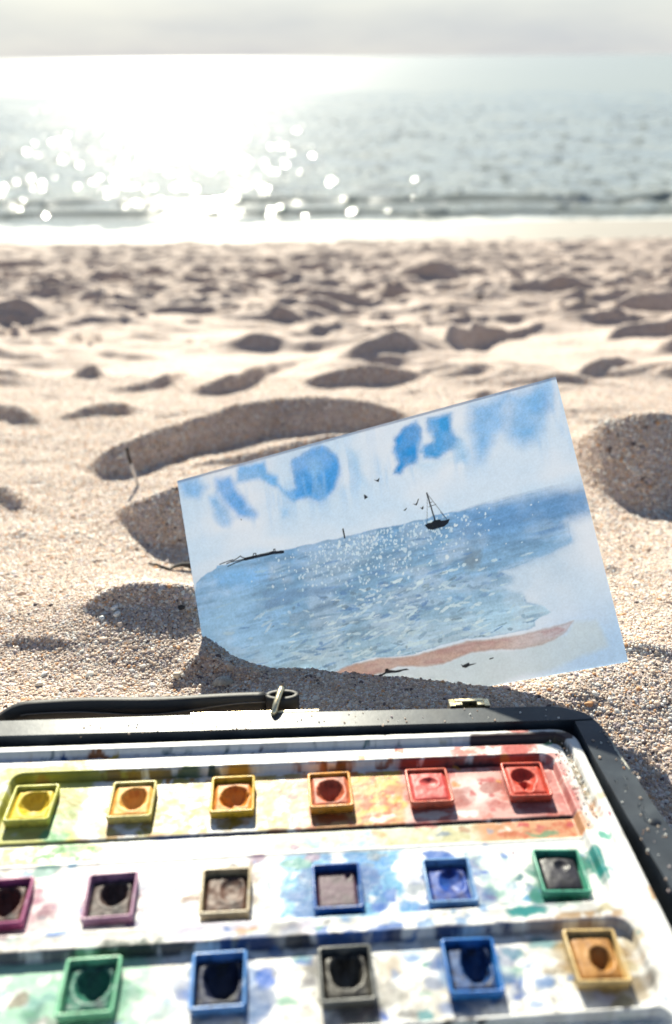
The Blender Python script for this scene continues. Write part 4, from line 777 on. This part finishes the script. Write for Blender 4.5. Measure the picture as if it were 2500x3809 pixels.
# ------------------------------------------------------------------ the watercolour on the card
PAINT = {
 's1':[(0.2,0.1),(7.2,0.1),(13.0,0.9),(17.0,7.5),(10.8,13.0),(2.8,9.5),(1.0,5.1)],
 's2':[(23.5,4.4),(31.6,6.1),(35.2,13.6),(38.7,20.7),(43.6,29.6),(41.6,31.4),(32.3,28.4),(27.2,20.2),(23.0,11.3)],
 's2b':[(17.4,13.9),(22.7,12.8),(27.2,20.2),(29.8,28.6),(27.3,32.6),(22.6,31.1),(19.0,23.7)],
 's3':[(39.2,1.3),(53.8,2.8),(53.5,8.2),(58.5,11.7),(58.4,16.3),(62.9,22.1),(66.8,26.1),(64.9,27.5),(61.0,23.1),(54.4,16.1),(48.9,10.8),(42.3,10.7),(35.1,9.7),(36.2,3.7)],
 's4':[(69.1,6.8),(76.1,4.0),(81.2,2.3),(87.4,2.8),(93.8,9.5),(94.0,17.8),(89.5,26.4),(83.0,31.6),(79.1,31.7),(74.4,27.9),(66.5,27.5),(62.0,22.6),(66.3,20.6),(68.0,20.3),(67.2,12.4)],
 's4w':[(77.5,9.0),(82.4,8.0),(84.6,12.4),(83.0,16.5),(78.8,17.7),(77.0,15.0)],
 's4d':[(70.6,19.4),(77.2,18.0),(82.7,17.9),(92.0,14.3),(91.6,20.2),(87.0,27.3),(80.8,31.0),(71.7,25.8)],
 's5':[(100.8,9.0),(104.2,11.4),(104.9,22.1),(104.3,28.7),(101.4,27.9),(100.9,19.6)],
 's5b':[(58.1,30.0),(61.9,30.9),(61.0,35.3),(57.2,34.4)],
 's6':[(138.3,3.6),(130.5,5.9),(125.2,9.6),(123.0,16.5),(123.8,22.6),(122.1,27.3),(124.7,28.7),(128.4,25.3),(133.9,23.8),(135.6,19.1),(137.4,14.4),(140.0,7.7)],
 's7':[(144.3,3.0),(156.4,3.8),(155.6,10.6),(156.2,14.4),(157.4,18.3),(154.5,21.9),(149.1,23.4),(143.1,24.7),(137.6,23.3),(137.0,19.5),(139.0,17.1),(144.9,16.4),(144.7,11.2),(143.1,8.6)],
 's8':[(134.0,23.1),(141.7,24.4),(151.2,26.9),(146.3,29.9),(140.4,30.6),(130.2,27.2)],
 's9':[(157.0,16.8),(159.1,20.3),(159.9,26.2),(158.9,30.3),(154.3,29.1),(154.5,21.9)],
 's10':[(167.3,2.8),(176.4,2.9),(185.5,2.6),(182.9,10.9),(179.6,19.3),(174.2,21.5),(167.5,29.7),(163.7,30.9),(163.8,24.4),(164.8,16.7),(164.9,7.3)],
 's11':[(186.8,3.0),(196.5,2.5),(202.9,1.2),(206.9,1.3),(203.2,15.2),(199.2,22.6),(194.4,28.4),(188.1,29.5),(181.4,23.4),(181.0,19.0),(184.2,11.3)],
 's11d':[(199.3,4.8),(205.5,4.4),(203.1,14.4),(198.5,13.9)],
 'sea':[(1.4,59.0),(5.0,56.5),(9.1,54.8),(14.7,53.8),(15.7,52.2),(29.9,52.2),(55.2,52.0),(84.1,52.5),(111.9,53.1),(134.7,53.2),(162.2,53.3),(188.7,53.4),(201.3,54.5),(208.7,55.4),(211.0,58.9),(211.1,68.9),(202.6,70.2),(198.6,71.2),(198.3,75.1),(198.4,79.8),(189.4,83.0),(179.9,84.9),(167.9,86.2),(162.4,87.0),(167.5,90.8),(166.9,93.3),(162.1,94.3),(170.1,99.3),(171.5,104.2),(178.6,106.9),(181.5,110.8),(173.2,113.6),(172.6,116.1),(168.5,117.3),(154.2,117.1),(138.5,115.8),(126.1,116.4),(111.9,118.5),(92.6,116.3),(81.0,116.6),(66.1,119.6),(45.8,129.2),(-15.2,118.8)],
 'brown':[(59.1,122.5),(66.0,120.1),(81.7,117.3),(92.7,116.9),(100.8,117.9),(111.9,119.2),(126.2,118.0),(138.6,117.0),(153.6,118.6),(170.2,118.5),(190.4,117.1),(185.8,121.3),(179.7,124.0),(172.8,125.2),(160.5,125.0),(150.1,123.3),(140.7,122.6),(132.5,124.2),(126.2,125.7),(113.3,124.7),(102.6,122.5),(95.2,124.1),(76.0,126.1)],
 'wash':[(91.1,123.4),(113.3,124.7),(126.2,125.7),(140.7,122.6),(160.4,125.2),(185.7,121.9),(190.4,117.1),(200.5,117.8),(202.0,124.4),(202.8,130.9),(194.9,133.2),(187.2,134.3),(175.3,137.2),(162.5,137.5),(128.3,143.2),(74.4,134.0)],
 'hull':[(131.2,56.5),(133.0,55.8),(134.5,56.0),(136.2,55.2),(139.3,55.4),(139.7,56.2),(141.3,56.4),(143.9,56.3),(143.0,57.9),(140.7,59.2),(137.5,59.4),(134.4,59.5),(132.3,58.7)],
 'mast':[(135.7,40.8),(136.7,55.1)],
 'stay1':[(135.8,41.4),(132.4,56.0)],
 'stay2':[(135.7,41.0),(142.6,56.0)],
 'stay3':[(140.3,51.9),(142.1,55.0)],
 'spr':[(135.1,47.8),(139.0,47.4)],
 'spr2':[(136.3,45.8),(137.3,45.8)],
 'bird1':[(110.5,27.4),(111.6,28.0),(112.5,27.9),(113.3,27.2),(113.4,27.4),(112.6,29.1),(111.8,28.6)],
 'bird2':[(103.7,33.7),(104.5,34.3),(105.4,35.5),(104.4,35.9),(103.6,36.1),(103.6,35.2)],
 'bird3':[(127.7,44.5),(128.9,44.9),(129.8,44.2),(130.7,42.6),(131.0,42.8),(130.0,44.6),(129.2,45.6),(128.5,45.1)],
 'bird4':[(122.2,46.4),(123.0,46.3),(124.0,45.7),(124.0,46.0),(123.1,46.8),(122.6,46.8)],
 'bird5':[(130.9,47.3),(131.7,47.4),(132.5,46.8),(132.2,48.1),(131.7,48.4)],
 'post':[(89.0,48.7),(89.0,53.3)],
 'isl1':[(32.5,52.1),(37.4,52.1),(43.9,52.2),(47.9,52.2),(54.3,53.0)],
 'isl2':[(17.4,51.6),(21.2,51.1),(25.5,50.8)],
 'isl3':[(21.8,53.7),(26.6,52.8),(32.5,52.3),(37.3,52.6)],
 'isl4':[(25.7,51.3),(27.9,50.7),(30.0,49.8),(31.1,50.9),(33.0,51.7)],
 'isl5':[(24.3,51.8),(28.4,51.9),(34.2,51.9),(39.1,51.9)],
 'isl6':[(37.1,51.8),(37.8,50.2),(39.1,50.4),(38.9,51.9)],
 'isl7':[(47.0,51.8),(49.3,51.5),(49.5,50.5),(50.2,50.6),(50.1,51.8),(51.8,52.7),(54.2,52.8)],
 'isl8':[(41.6,51.5),(45.4,52.7),(48.6,52.7)],
 'isl9':[(21.4,52.1),(25.2,51.5)],
 'swim':[(90.7,126.4),(91.9,125.6),(95.4,124.2),(95.9,122.7),(97.1,122.6),(97.6,123.5),(100.8,124.4),(103.5,124.4),(106.4,124.4),(107.7,125.2),(104.3,125.1),(102.2,125.5),(98.0,125.1),(95.7,124.9),(92.8,125.9)],
 'blob':[(133.7,127.3),(134.4,128.0),(135.5,127.7),(137.7,127.2),(137.8,128.1),(141.0,128.2),(139.4,128.5),(137.2,128.8),(135.6,129.4),(134.1,128.7)],
 'dash':[(148.0,127.3),(149.6,127.1)],
 'bur':[(113.9,133.3),(114.8,133.9),(115.5,133.2),(116.7,133.2),(116.9,134.1),(115.6,134.2)],
 'dot':[(34.0,30.3),(34.3,30.7)],
 'horizon':[(15.7,52.2),(29.9,52.2),(55.2,52.0),(84.1,52.5),(111.9,53.1),(134.7,53.2),(162.2,53.3),(188.7,53.4),(201.3,54.5),(211.2,58.3)],
 'patch1':[(12.9,56.7),(22.8,55.8),(44.4,59.1),(43.0,66.1),(27.2,66.4),(14.9,63.0)],
 'dark1':[(38.5,71.3),(49.5,72.1),(66.5,73.5),(79.5,77.7),(78.3,79.6),(63.9,78.8),(46.1,81.0),(38.3,80.2)],
 'dark2':[(60.8,86.2),(66.6,84.4),(74.5,83.2),(79.6,84.2),(77.6,86.7),(69.8,87.3),(62.1,87.2)],
 'dark3':[(51.5,85.8),(62.4,85.8),(64.7,89.9),(51.5,89.4)],
 'rightdark':[(147.8,56.4),(168.3,55.9),(188.0,55.9),(210.4,58.8),(210.1,68.0),(191.8,67.6),(172.3,67.0),(158.8,67.9),(145.6,66.3)],
 'gdark':[(146.0,76.6),(150.3,73.2),(155.6,74.5),(154.5,81.1),(149.7,83.5),(145.9,81.0)],
 'rstroke':[(178.4,80.5),(187.8,79.2),(198.7,77.9),(198.8,80.9),(191.1,82.5),(182.5,83.9),(176.8,83.5)],
 'rstroke2':[(181.1,72.5),(189.7,71.1),(196.2,71.4),(195.7,73.4),(185.6,74.4)],
 'leftwash':[(0.3,81.5),(5.3,77.2),(14.2,70.0),(26.7,69.5),(33.0,74.6),(22.8,80.7),(22.4,87.3),(8.3,92.1),(2.9,85.8)],
}
CWD, CHT = 210.0, 140.0
cst = .35
cx_ = np.linspace(0, CWD, int(CWD / cst) + 1); cy_ = np.linspace(0, CHT, int(CHT / cst) + 1)
PX, PY = np.meshgrid(cx_, cy_)
PAPER = np.array([.86, .86, .85])
REFW = lin((226, 226, 236))
def W_(c): return np.clip(.86 * lin(c) / REFW, 0.004, .92)
K = np.ones(PX.shape + (3,)) * PAPER
def warp(amp, sc, seed): return PX + (fbm(PX / sc, PY / sc, seed, 4) - .5) * 2 * amp, PY + (fbm(PX / sc, PY / sc, seed + 50, 4) - .5) * 2 * amp
WRP = {}
def poly_sd(poly, amp=0., sc=6., seed=500):
    k = (amp, sc, seed)
    if amp and k not in WRP: WRP[k] = warp(amp, sc, seed)
    x, y = WRP[k] if amp else (PX, PY)
    P = np.array(poly, float); Q = np.roll(P, -1, 0)
    mg = 10 if amp else 3
    x0, x1 = P[:, 0].min() - mg, P[:, 0].max() + mg; y0, y1 = P[:, 1].min() - mg, P[:, 1].max() + mg
    c0, c1 = np.searchsorted(cx_, [x0, x1]); r0, r1 = np.searchsorted(cy_, [y0, y1])
    sl = (slice(r0, r1), slice(c0, c1)); xs = x[sl]; ys = y[sl]
    d = np.full(xs.shape, 1e9); ins = np.zeros(xs.shape, bool)
    for (ax, ay), (bx, by) in zip(P, Q):
        ex, ey = bx - ax, by - ay; L = ex * ex + ey * ey + 1e-12
        t = np.clip(((xs - ax) * ex + (ys - ay) * ey) / L, 0, 1)
        d = np.minimum(d, np.hypot(xs - ax - t * ex, ys - ay - t * ey))
        cnd = (ay > ys) != (by > ys)
        ins ^= cnd & (xs < (bx - ax) * (ys - ay) / (by - ay + 1e-12) + ax)
    return sl, np.where(ins, -d, d)
def lay(sl, m, c):
    m = np.clip(m, 0, 1)[..., None]; K[sl] = K[sl] * (1 - m) + np.asarray(c) * m
def wash(name, c, al=.9, soft=2.0, amp=1.5, sc=7., seed=500, rim=0., var=.25):
    sl, sd = poly_sd(PAINT[name], amp, sc, seed)
    soft *= 1.65; m = sstep(soft, -soft, sd) * al * (1 - var + 2 * var * fbm(PX[sl] / 9, PY[sl] / 9, seed + 9, 4))
    if name == 'brown': m = m * (1 - .55 * sstep(140, 195, PX[sl]))
    lay(sl, m, W_(c))
    if rim: lay(sl, rim * np.exp(-((sd + .3) / .45) ** 2), W_([v * .85 for v in c]))
# paper tint and faint overall sky wash
n = fbm(PX / 34, PY / 26, 600, 3)
K[:] = W_((206, 214, 236)) * (1 - sstep(.3, .75, n)[..., None]) + W_((192, 208, 236)) * sstep(.3, .75, n)[..., None]
lay((slice(None), slice(None)), .6 * sstep(.35, .75, fbm(PX / 40 + 4, PY / 20, 640, 3)) * sstep(62, 50, PY), W_((178, 203, 237)))
wash('s1', (112, 165, 226), .75, 2.2, seed=501); wash('s2b', (120, 170, 228), .75, 2.0, seed=502); wash('s2', (88, 152, 224), .85, 1.8, seed=503)
wash('s3', (96, 160, 226), .85, 1.3, seed=504); wash('s4', (80, 148, 222), .9, 1.2, seed=505, rim=.15); wash('s4d', (58, 138, 214), .6, 3.5, seed=506); wash('s4w', (128, 176, 228), .7, 2.0, seed=507)
wash('s5', (150, 190, 232), .6, 2.2, seed=508); wash('s5b', (130, 178, 230), .6, 1.2, seed=509)
wash('s8', (165, 198, 236), .6, 3.0, seed=510); wash('s6', (46, 134, 212), .95, 1.2, seed=511, rim=.2); wash('s7', (62, 144, 216), .9, 1.2, seed=512, rim=.15); wash('s9', (135, 180, 228), .75, 1.6, seed=513)
wash('s10', (112, 166, 226), .85, 3.0, seed=514); wash('s11', (116, 168, 226), .85, 3.2, seed=515); wash('s11d', (92, 152, 220), .6, 2.6, seed=516)
stk = fbm(PX / 6 + PY * .012, PY / 34, 645, 4)
lay((slice(None), slice(None)), .5 * sstep(.45, .68, stk) * sstep(46, 22, PY) * sstep(.3, .6, fbm(PX / 30, PY / 30, 647, 2)), W_((140, 182, 232)))
lay((slice(None), slice(None)), .75 * sstep(158, 190, PX) * sstep(100, 130, PY), W_((158, 190, 234)))
lay((slice(None), slice(None)), .65 * sstep(150, 172, PX) * sstep(208, 190, PX) * sstep(58, 70, PY) * sstep(118, 92, PY) * (.5 + fbm(PX / 9, PY / 6, 649, 4)), W_((176, 196, 226)))
# sea
sl, sd = poly_sd(PAINT['sea'], .9, 6, 520)
hz_ = 52.6
sft = .5 + 4.5 * sstep(140, 190, PX[sl]) * sstep(112, 85, PY[sl]); sm_ = sstep(sft, -sft, sd) * np.where(PY[sl] < hz_ - .6, sstep(hz_ - 1.4, hz_ - .3, PY[sl]), 1)
x, y = PX[sl], PY[sl]
st1 = fbm(x / 22, y / 2.6, 530, 5); st2 = fbm(x / 9 + 5, y / 1.6, 540, 4); st3 = fbm(x / 14, y / 9, 550, 4)
dep = np.clip((y - hz_) / 62, 0, 1)[..., None]
top_c = W_((110, 150, 198)); mid_c = W_((124, 162, 206)); low_c = W_((162, 192, 222))
c = top_c * (1 - sstep(0, .5, dep)) + mid_c * sstep(0, .5, dep) * (1 - sstep(.5, 1, dep)) + low_c * sstep(.5, 1, dep)
lf = sstep(62, 20, x)[..., None]; c = c * (1 - .6 * lf) + W_((146, 184, 230)) * .6 * lf
rt = sstep(120, 175, x)[..., None] * (1 - sstep(.15, .5, dep)); c = c * (1 - .7 * rt) + W_((98, 142, 198)) * .7 * rt
ct = (np.exp(-((x - 100) / 42) ** 2) * sstep(.05, .2, dep[..., 0]))[..., None]; c = c * (1 - .45 * ct) + W_((118, 148, 182)) * .45 * ct
c = c * (.72 + .54 * st1[..., None]) * (.82 + .34 * st2[..., None])
lay(sl, sm_ * (.72 + .28 * sstep(.3, .6, st3)), c)
edge = np.exp(-((sd + .25) / .35) ** 2) * .35 * sstep(.35, .6, fbm(x / 12, y / 12, 560, 3)); lay(sl, edge, W_((105, 145, 195)))
wash('patch1', (112, 166, 226), .7, 1.8, seed=521); wash('rightdark', (96, 140, 196), .6, 2.5, seed=522); wash('leftwash', (150, 188, 230), .5, 2.5, seed=523)
wash('dark1', (104, 134, 176), .65, 1.0, 1.0, 4, seed=524); wash('dark2', (104, 128, 160), .7, .7, .9, 4, seed=525); wash('dark3', (130, 156, 190), .7, .5, .9, 4, seed=526, rim=.3)
wash('gdark', (112, 122, 134), .6, 1.2, 1.0, 4, seed=527); wash('rstroke', (120, 160, 206), .7, .8, .8, 4, seed=528); wash('rstroke2', (92, 134, 190), .6, .9, .8, 4, seed=529)
sgrid, ssd = poly_sd(PAINT['sea'], 0)
full_in = np.zeros(PX.shape, bool); full_in[sgrid] = ssd < -.3
PR = random.Random(5)
def dab(x0, y0, rx, ry, ang, c, al, edge=.5):
    r = max(rx, ry) * 1.3 + .4
    c0, c1 = np.searchsorted(cx_, [x0 - r, x0 + r]); r0, r1 = np.searchsorted(cy_, [y0 - r, y0 + r])
    if c1 - c0 < 1 or r1 - r0 < 1: return
    sl = (slice(r0, r1), slice(c0, c1)); dx = PX[sl] - x0; dy = PY[sl] - y0
    u = (dx * math.cos(ang) + dy * math.sin(ang)) / rx; v = (-dx * math.sin(ang) + dy * math.cos(ang)) / ry
    q = np.hypot(u, v) + (fbm(PX[sl] / .9, PY[sl] / .9, 570, 2) - .5) * .7
    lay(sl, al * sstep(1.05, 1.05 - edge, q) * full_in[sl], W_(c))
for i in range(260):      # long darker and lighter strokes
    x0 = PR.gauss(95, 42); y0 = PR.uniform(56, 122)
    dab(x0, y0, PR.uniform(2.5, 9), PR.uniform(.35, 1.1), PR.gauss(-.02, .10), PR.choice([(100, 132, 174), (112, 142, 178), (96, 134, 190), (150, 178, 206)]), PR.uniform(.3, .7), .6)
for i in range(620):      # sparkles under the horizon
    y0 = hz_ + 1.2 + abs(PR.gauss(0, 1)) * 13; x0 = PR.gauss(103, 27)
    if y0 > 96: continue
    s = PR.uniform(.35, .85) * (1.25 if PR.random() < .12 else .8)
    dab(x0, y0, s * PR.uniform(.7, 1.1), s * PR.uniform(1.0, 1.7), PR.gauss(.1, .35), PR.choice([(182, 204, 230), (192, 210, 232), (172, 196, 224), (200, 212, 230)]), PR.uniform(.55, .95), .4)
for i in range(420):      # churned water lower down
    y0 = PR.uniform(80, 121); x0 = PR.gauss(105, 34); l = PR.uniform(.8, 4.2)
    if PR.random() < .6: dab(x0, y0, l, PR.uniform(.35, .95), PR.gauss(-.08, .3), PR.choice([(186, 206, 226), (196, 212, 230), (174, 196, 218)]), PR.uniform(.4, .85), .35)
    else: dab(x0, y0, l * .9, PR.uniform(.4, 1.2), PR.gauss(-.1, .25), PR.choice([(104, 126, 152), (118, 144, 178), (96, 130, 182)]), PR.uniform(.4, .85), .45)
# shore
wash('wash', (182, 196, 214), .75, 1.0, 1.2, 6, seed=580)
wash('brown', (176, 150, 148), .92, .55, .6, 5, seed=582, rim=.35, var=.15)
sl, sd = poly_sd(PAINT['brown'], .6, 5, 582); lay(sl, .6 * sstep(-.1, -1.2, sd) * sstep(-4.5, -1.0, sd) * sstep(.4, .6, fbm(PX[sl] / 10, PY[sl] / 3, 590, 4)), W_((160, 126, 134)))
# paper grain
pig = np.clip((W_((206, 214, 236)) - K).max(-1) * 2.2, 0, 1)
K *= (1 + (fbm(PX / .7, PY / .7, 595, 2) - .5) * (.07 + .22 * pig) + (fbm(PX / 3, PY / 3, 597, 4) - .5) * .22 * pig)[..., None]
# ink
INK = W_((22, 22, 30))
for k in ('hull', 'bird1', 'bird2', 'bird3', 'bird4', 'bird5', 'swim', 'blob'):
    sl, sd = poly_sd(PAINT[k]); lay(sl, sstep(.26, -.10, sd) * .97, INK)
def stroke(pts, wd, al=.95, c=None):
    P = np.array(pts); x0, x1 = P[:, 0].min() - 2, P[:, 0].max() + 2; y0, y1 = P[:, 1].min() - 2, P[:, 1].max() + 2
    c0, c1 = np.searchsorted(cx_, [x0, x1]); r0, r1 = np.searchsorted(cy_, [y0, y1]); sl = (slice(r0, r1), slice(c0, c1)); xs, ys = PX[sl], PY[sl]
    d = np.full(xs.shape, 1e9)
    for (ax, ay), (bx, by) in zip(P, P[1:]):
        ex, ey = bx - ax, by - ay; t = np.clip(((xs - ax) * ex + (ys - ay) * ey) / (ex * ex + ey * ey + 1e-12), 0, 1); d = np.minimum(d, np.hypot(xs - ax - t * ex, ys - ay - t * ey))
    lay(sl, sstep(wd / 2 + .18, wd / 2 - .18, d) * al, INK if c is None else c)
stroke(PAINT['mast'], .75); stroke(PAINT['stay1'], .25, .8); stroke(PAINT['stay2'], .3, .85); stroke(PAINT['stay3'], .25, .8); stroke(PAINT['spr'], .3, .9); stroke(PAINT['spr2'], .3, .9)
stroke(PAINT['post'], .85); stroke(PAINT['isl1'], 1.6)
for k in ('isl2', 'isl3', 'isl4', 'isl5', 'isl6', 'isl7', 'isl8', 'isl9'): stroke(PAINT[k], .55)
stroke(PAINT['dash'], .55); stroke(PAINT['bur'], .9); stroke(PAINT['dot'], .5)
CR = Vector((0.93693006, -0.11931598, 0.32852057)); CU = Vector((-0.18764259, 0.62127626, 0.76079305)); CN = CR.cross(CU).normalized(); CU = CN.cross(CR).normalized()
CT = Vector((-0.08876531, 0.3955478, -0.20561236))
CM = Matrix((CR, CU, CN)).transposed().to_4x4(); CM.translation = CT
if CN.z < 0: raise RuntimeError('card faces away')
card = empty('watercolour_card', CM); tag(card, 'small watercolour card of a sailing boat and glittering sea leaning in the sand', 'painting')
bow = lambda x, y: 1.5 * MM * np.sin(x / CWD * 3.6 + y / CHT * 1.7) + .9 * MM * ((x / CWD - .5) ** 2 * 4 - 1) + .5 * MM * np.sin(y / CHT * 2.2)
CPt = np.stack([PX * MM, -PY * MM, bow(PX, PY)], -1)
cm = grid_mesh('painted_face', CPt[::-1]); set_color(cm, K[::-1].reshape(-1, 3))
mcard = Mat('watercolour_paper', .8, spec=.2)
ca = mcard.n('ShaderNodeAttribute', attribute_name='paint')
mcard.set(color=ca.outputs['Color'], normal=mcard.bump(mcard.noise(1100, 3, .6), .25, .0002))
tr = mcard.n('ShaderNodeBsdfTranslucent'); mcard.l(ca.outputs['Color'], tr.inputs['Color'])
mxs = mcard.n('ShaderNodeMixShader'); mxs.inputs[0].default_value = .38
mcard.l(mcard.b.outputs[0], mxs.inputs[1]); mcard.l(tr.outputs[0], mxs.inputs[2]); mcard.l(mxs.outputs[0], mcard.o.inputs['Surface'])
obj('painted_face', cm, mcard.m, card)
# cut edge of the card
th_ = .45 * MM; bm = bmesh.new(); loop = [(x, 0.) for x in np.linspace(0, CWD, 40)] + [(CWD, y) for y in np.linspace(0, CHT, 30)[1:]] + [(x, CHT) for x in np.linspace(CWD, 0, 40)[1:]] + [(0., y) for y in np.linspace(CHT, 0, 30)[1:-1]]
fr_ = [bm.verts.new((x * MM, -y * MM, float(bow(x, y)))) for x, y in loop]; bk_ = [bm.verts.new((x * MM, -y * MM, float(bow(x, y)) - th_)) for x, y in loop]
for i in range(len(loop)): bm.faces.new((fr_[i], fr_[(i + 1) % len(loop)], bk_[(i + 1) % len(loop)], bk_[i]))
medge = Mat('paper_edge', .85, (.85, .84, .82, 1), spec=.2)
obj('cut_edge', from_bm('cut_edge', bm), medge.m, card)

# ------------------------------------------------------------------ small things on the sand
def pebble(x, y, r, c, label, sq=(1, .8, .65), seed=0, rz=0.):
    bm = bmesh.new(); bmesh.ops.create_icosphere(bm, subdivisions=3, radius=1)
    for v in bm.verts:
        p = v.co; k = 1 + .28 * (vnoise(np.array(p.x * 1.3 + seed * 7.), np.array(p.y * 1.3 + p.z * 1.7), seed) - .5) + .12 * (vnoise(np.array(p.x * 3 + p.z * 2), np.array(p.y * 3.), seed + 9) - .5)
        v.co = Vector((p.x * sq[0], p.y * sq[1], p.z * sq[2])) * float(k) * r
    m = Mat('pebble_stone', .45, spec=.4); m.set(color=m.ramp(m.noise(700, 4), [(.3, tuple(v * .8 for v in c)), (.7, c)]))
    o = obj('pebble', from_bm('pebble', bm, True), m.m); o.location = (x, y, sz(x, y) + r * sq[2] * .55); o.rotation_euler = (random.uniform(-.4, .4), random.uniform(-.4, .4), rz)
    tag(o, label, 'pebble', 'small pebbles among the sand grains'); return o
pebble(-.1226, .3555, .0022, (.80, .79, .76), 'white rounded pebble left of the card, farther from the box than its twin', seed=1)
pebble(-.1203, .3515, .0023, (.78, .78, .74), 'white pebble left of the card, nearer the box than its twin', seed=2, rz=.8)
pebble(-.1285, .3500, .0017, (.72, .73, .70), 'small white chip left of two white pebbles beside the card', seed=3)
pebble(-.0825, .3137, .0022, (.66, .58, .46), 'cream pebble beside the edge of the shadow in front of the card', seed=4, rz=.5)
pebble(-.1507, .3064, .0019, (.74, .68, .58), 'pale tan pebble close to the leather handle', seed=5)
pebble(-.1511, .3150, .0019, (.80, .78, .74), 'pale triangular pebble on sunlit sand behind the handle', (1, .6, .5), seed=6, rz=1.0)
pebble(-.0472, .3113, .0019, (.82, .82, .80), 'white splinter of shell in the shadow before the card', (1, .38, .3), seed=7, rz=1.9)
pebble(-.0860, .3560, .0020, (.035, .03, .028), 'dark brown pebble beside the left edge of the card', (1, .8, .7), seed=8)
pebble(.3557, 1.9654, .012, (.10, .075, .07), 'dark lump of debris far out on the trodden sand', (.6, .6, 1.0), seed=9)
# burnt match
bx, by = -.1697, .605; bz = sz(bx, by)
match = empty('burnt_match', Matrix.Translation((bx, by, bz))); tag(match, 'burnt matchstick standing in the sand left of the card', 'matchstick')
mwood = Mat('match_wood', .7, (.62, .58, .52, 1)); mwood.set(color=mwood.ramp(mwood.noise(500, 4), [(.3, (.50, .46, .42)), (.7, (.68, .64, .58))]))
mchar = Mat('charcoal', .8, (.02, .018, .018, 1))
obj('shaft', from_bm('shaft', tube([(.001, 0, -.006), (0, 0, 0), (-.0017, .0008, .0085), (-.0036, .002, .0175), (-.0046, .003, .0205)], [.0016, .0016, .0015, .0014, .0012], 8), True), mwood.m, match)
obj('burnt_tip', from_bm('burnt_tip', tube([(-.0044, .0028, .0198), (-.0050, .0034, .0245), (-.0058, .004, .0285), (-.0056, .0042, .0325), (-.0068, .0044, .0345)], [.00135, .0015, .0011, .0015, .0005], 8), True), mchar.m, match)
# black twig beside the card
tp = [(x_, y_ - .010) for x_, y_ in [(-.1290, .4674), (-.123, .4655), (-.1175, .4640), (-.1140, .4636), (-.1115, .4665), (-.107, .4700), (-.102, .4715), (-.095, .470)]]
tw = empty('twig', Matrix.Translation((tp[0][0], tp[0][1], sz(*tp[0])))); tag(tw, 'thin black curled twig lying on the sand behind the left edge of the card', 'twig')
zz = [sz(*p) for p in tp]; lift = [.0008, .0016, .0010, .0008, .0026, .0040, .0038, .002]
rel = [(p[0] - tp[0][0], p[1] - tp[0][1], z + l_ - zz[0]) for p, z, l_ in zip(tp, zz, lift)]
obj('stem', from_bm('stem', tube(rel, [.0005, .0008, .0009, .0010, .0011, .0016, .0024, .0016], 8), True), mchar.m, tw)
obj('side_shoot', from_bm('side_shoot', tube([rel[3], (rel[3][0] - .0003, rel[3][1] - .002, rel[3][2] - .0012)], [.0008, .0006], 6), True), mchar.m, tw)
# dry curled leaf in front of the card
lx, ly = -.0585, .3115; lz = sz(lx, ly)
mleaf = Mat('dry_leaf', .6, (.3, .3, .27, 1)); mleaf.set(color=mleaf.ramp(mleaf.noise(900, 4), [(.3, (.20, .19, .17)), (.65, (.42, .42, .38))]))
n1_, n2_ = 17, 7; LP = np.zeros((n2_, n1_, 3))
for i in range(n1_):
    t = i / (n1_ - 1); wd = .0022 * math.sin(math.pi * min(1, .08 + t * .92)) ** .7 + .0003
    for j in range(n2_):
        s_ = j / (n2_ - 1) * 2 - 1
        LP[j, i] = (-.0055 + .011 * t, s_ * wd, .0004 + .0038 * math.sin(math.pi * t) ** .9 + .0010 * (1 - s_ * s_) - .0006 * t)
leaf = obj('dry_leaf', grid_mesh('dry_leaf', LP), mleaf.m); leaf.location = (lx, ly, lz + .0006); leaf.rotation_euler = (.55, 0, .12)
tag(leaf, 'grey curled dry leaf fragment in the shadow in front of the card', 'leaf')
# drops of water on the side rail
mdrop = Mat('water_drop', .04, (.9, .93, .95, 1)); mdrop.b.inputs['Transmission Weight'].default_value = 1.0; mdrop.b.inputs['IOR'].default_value = 1.33
for a0, b0, r, lb in ((109.6, -30.5, 1.0, 'upper water drop of three above the sunken plug on the black rail'), (109.4, -33.6, .8, 'small water drop midway above the sunken plug on the black rail'), (109.3, -36.5, 1.0, 'water drop touching the sunken plug on the black rail'),
                      (108.2, -21.0, .9, 'lone water drop on the black rail beside the red pan'), (105.6, -17.8, .6, 'tiny water drop on the inner edge of the black rail'), (109.6, -17.0, .7, 'tiny water drop by the worn outer edge of the rail'),
                      (113.4, -50.5, 1.0, 'water drop near the frame edge on the rail below the plug'), (112.6, -53.5, .8, 'lower small water drop on the rail below the plug')):
    bm = bmesh.new(); bmesh.ops.create_uvsphere(bm, u_segments=16, v_segments=9, radius=1, matrix=Matrix.Diagonal((r * MM, r * .9 * MM, r * .55 * MM, 1)))
    d = obj('water_drop', from_bm('water_drop', bm, True), mdrop.m); d.matrix_world = BOXM @ Matrix.Translation(((a0 + .55) * MM, (b0 + 1.2) * MM, (3.86 + r * .28) * MM)); tag(d, lb, 'water drop', 'water drops on the paint box rail')
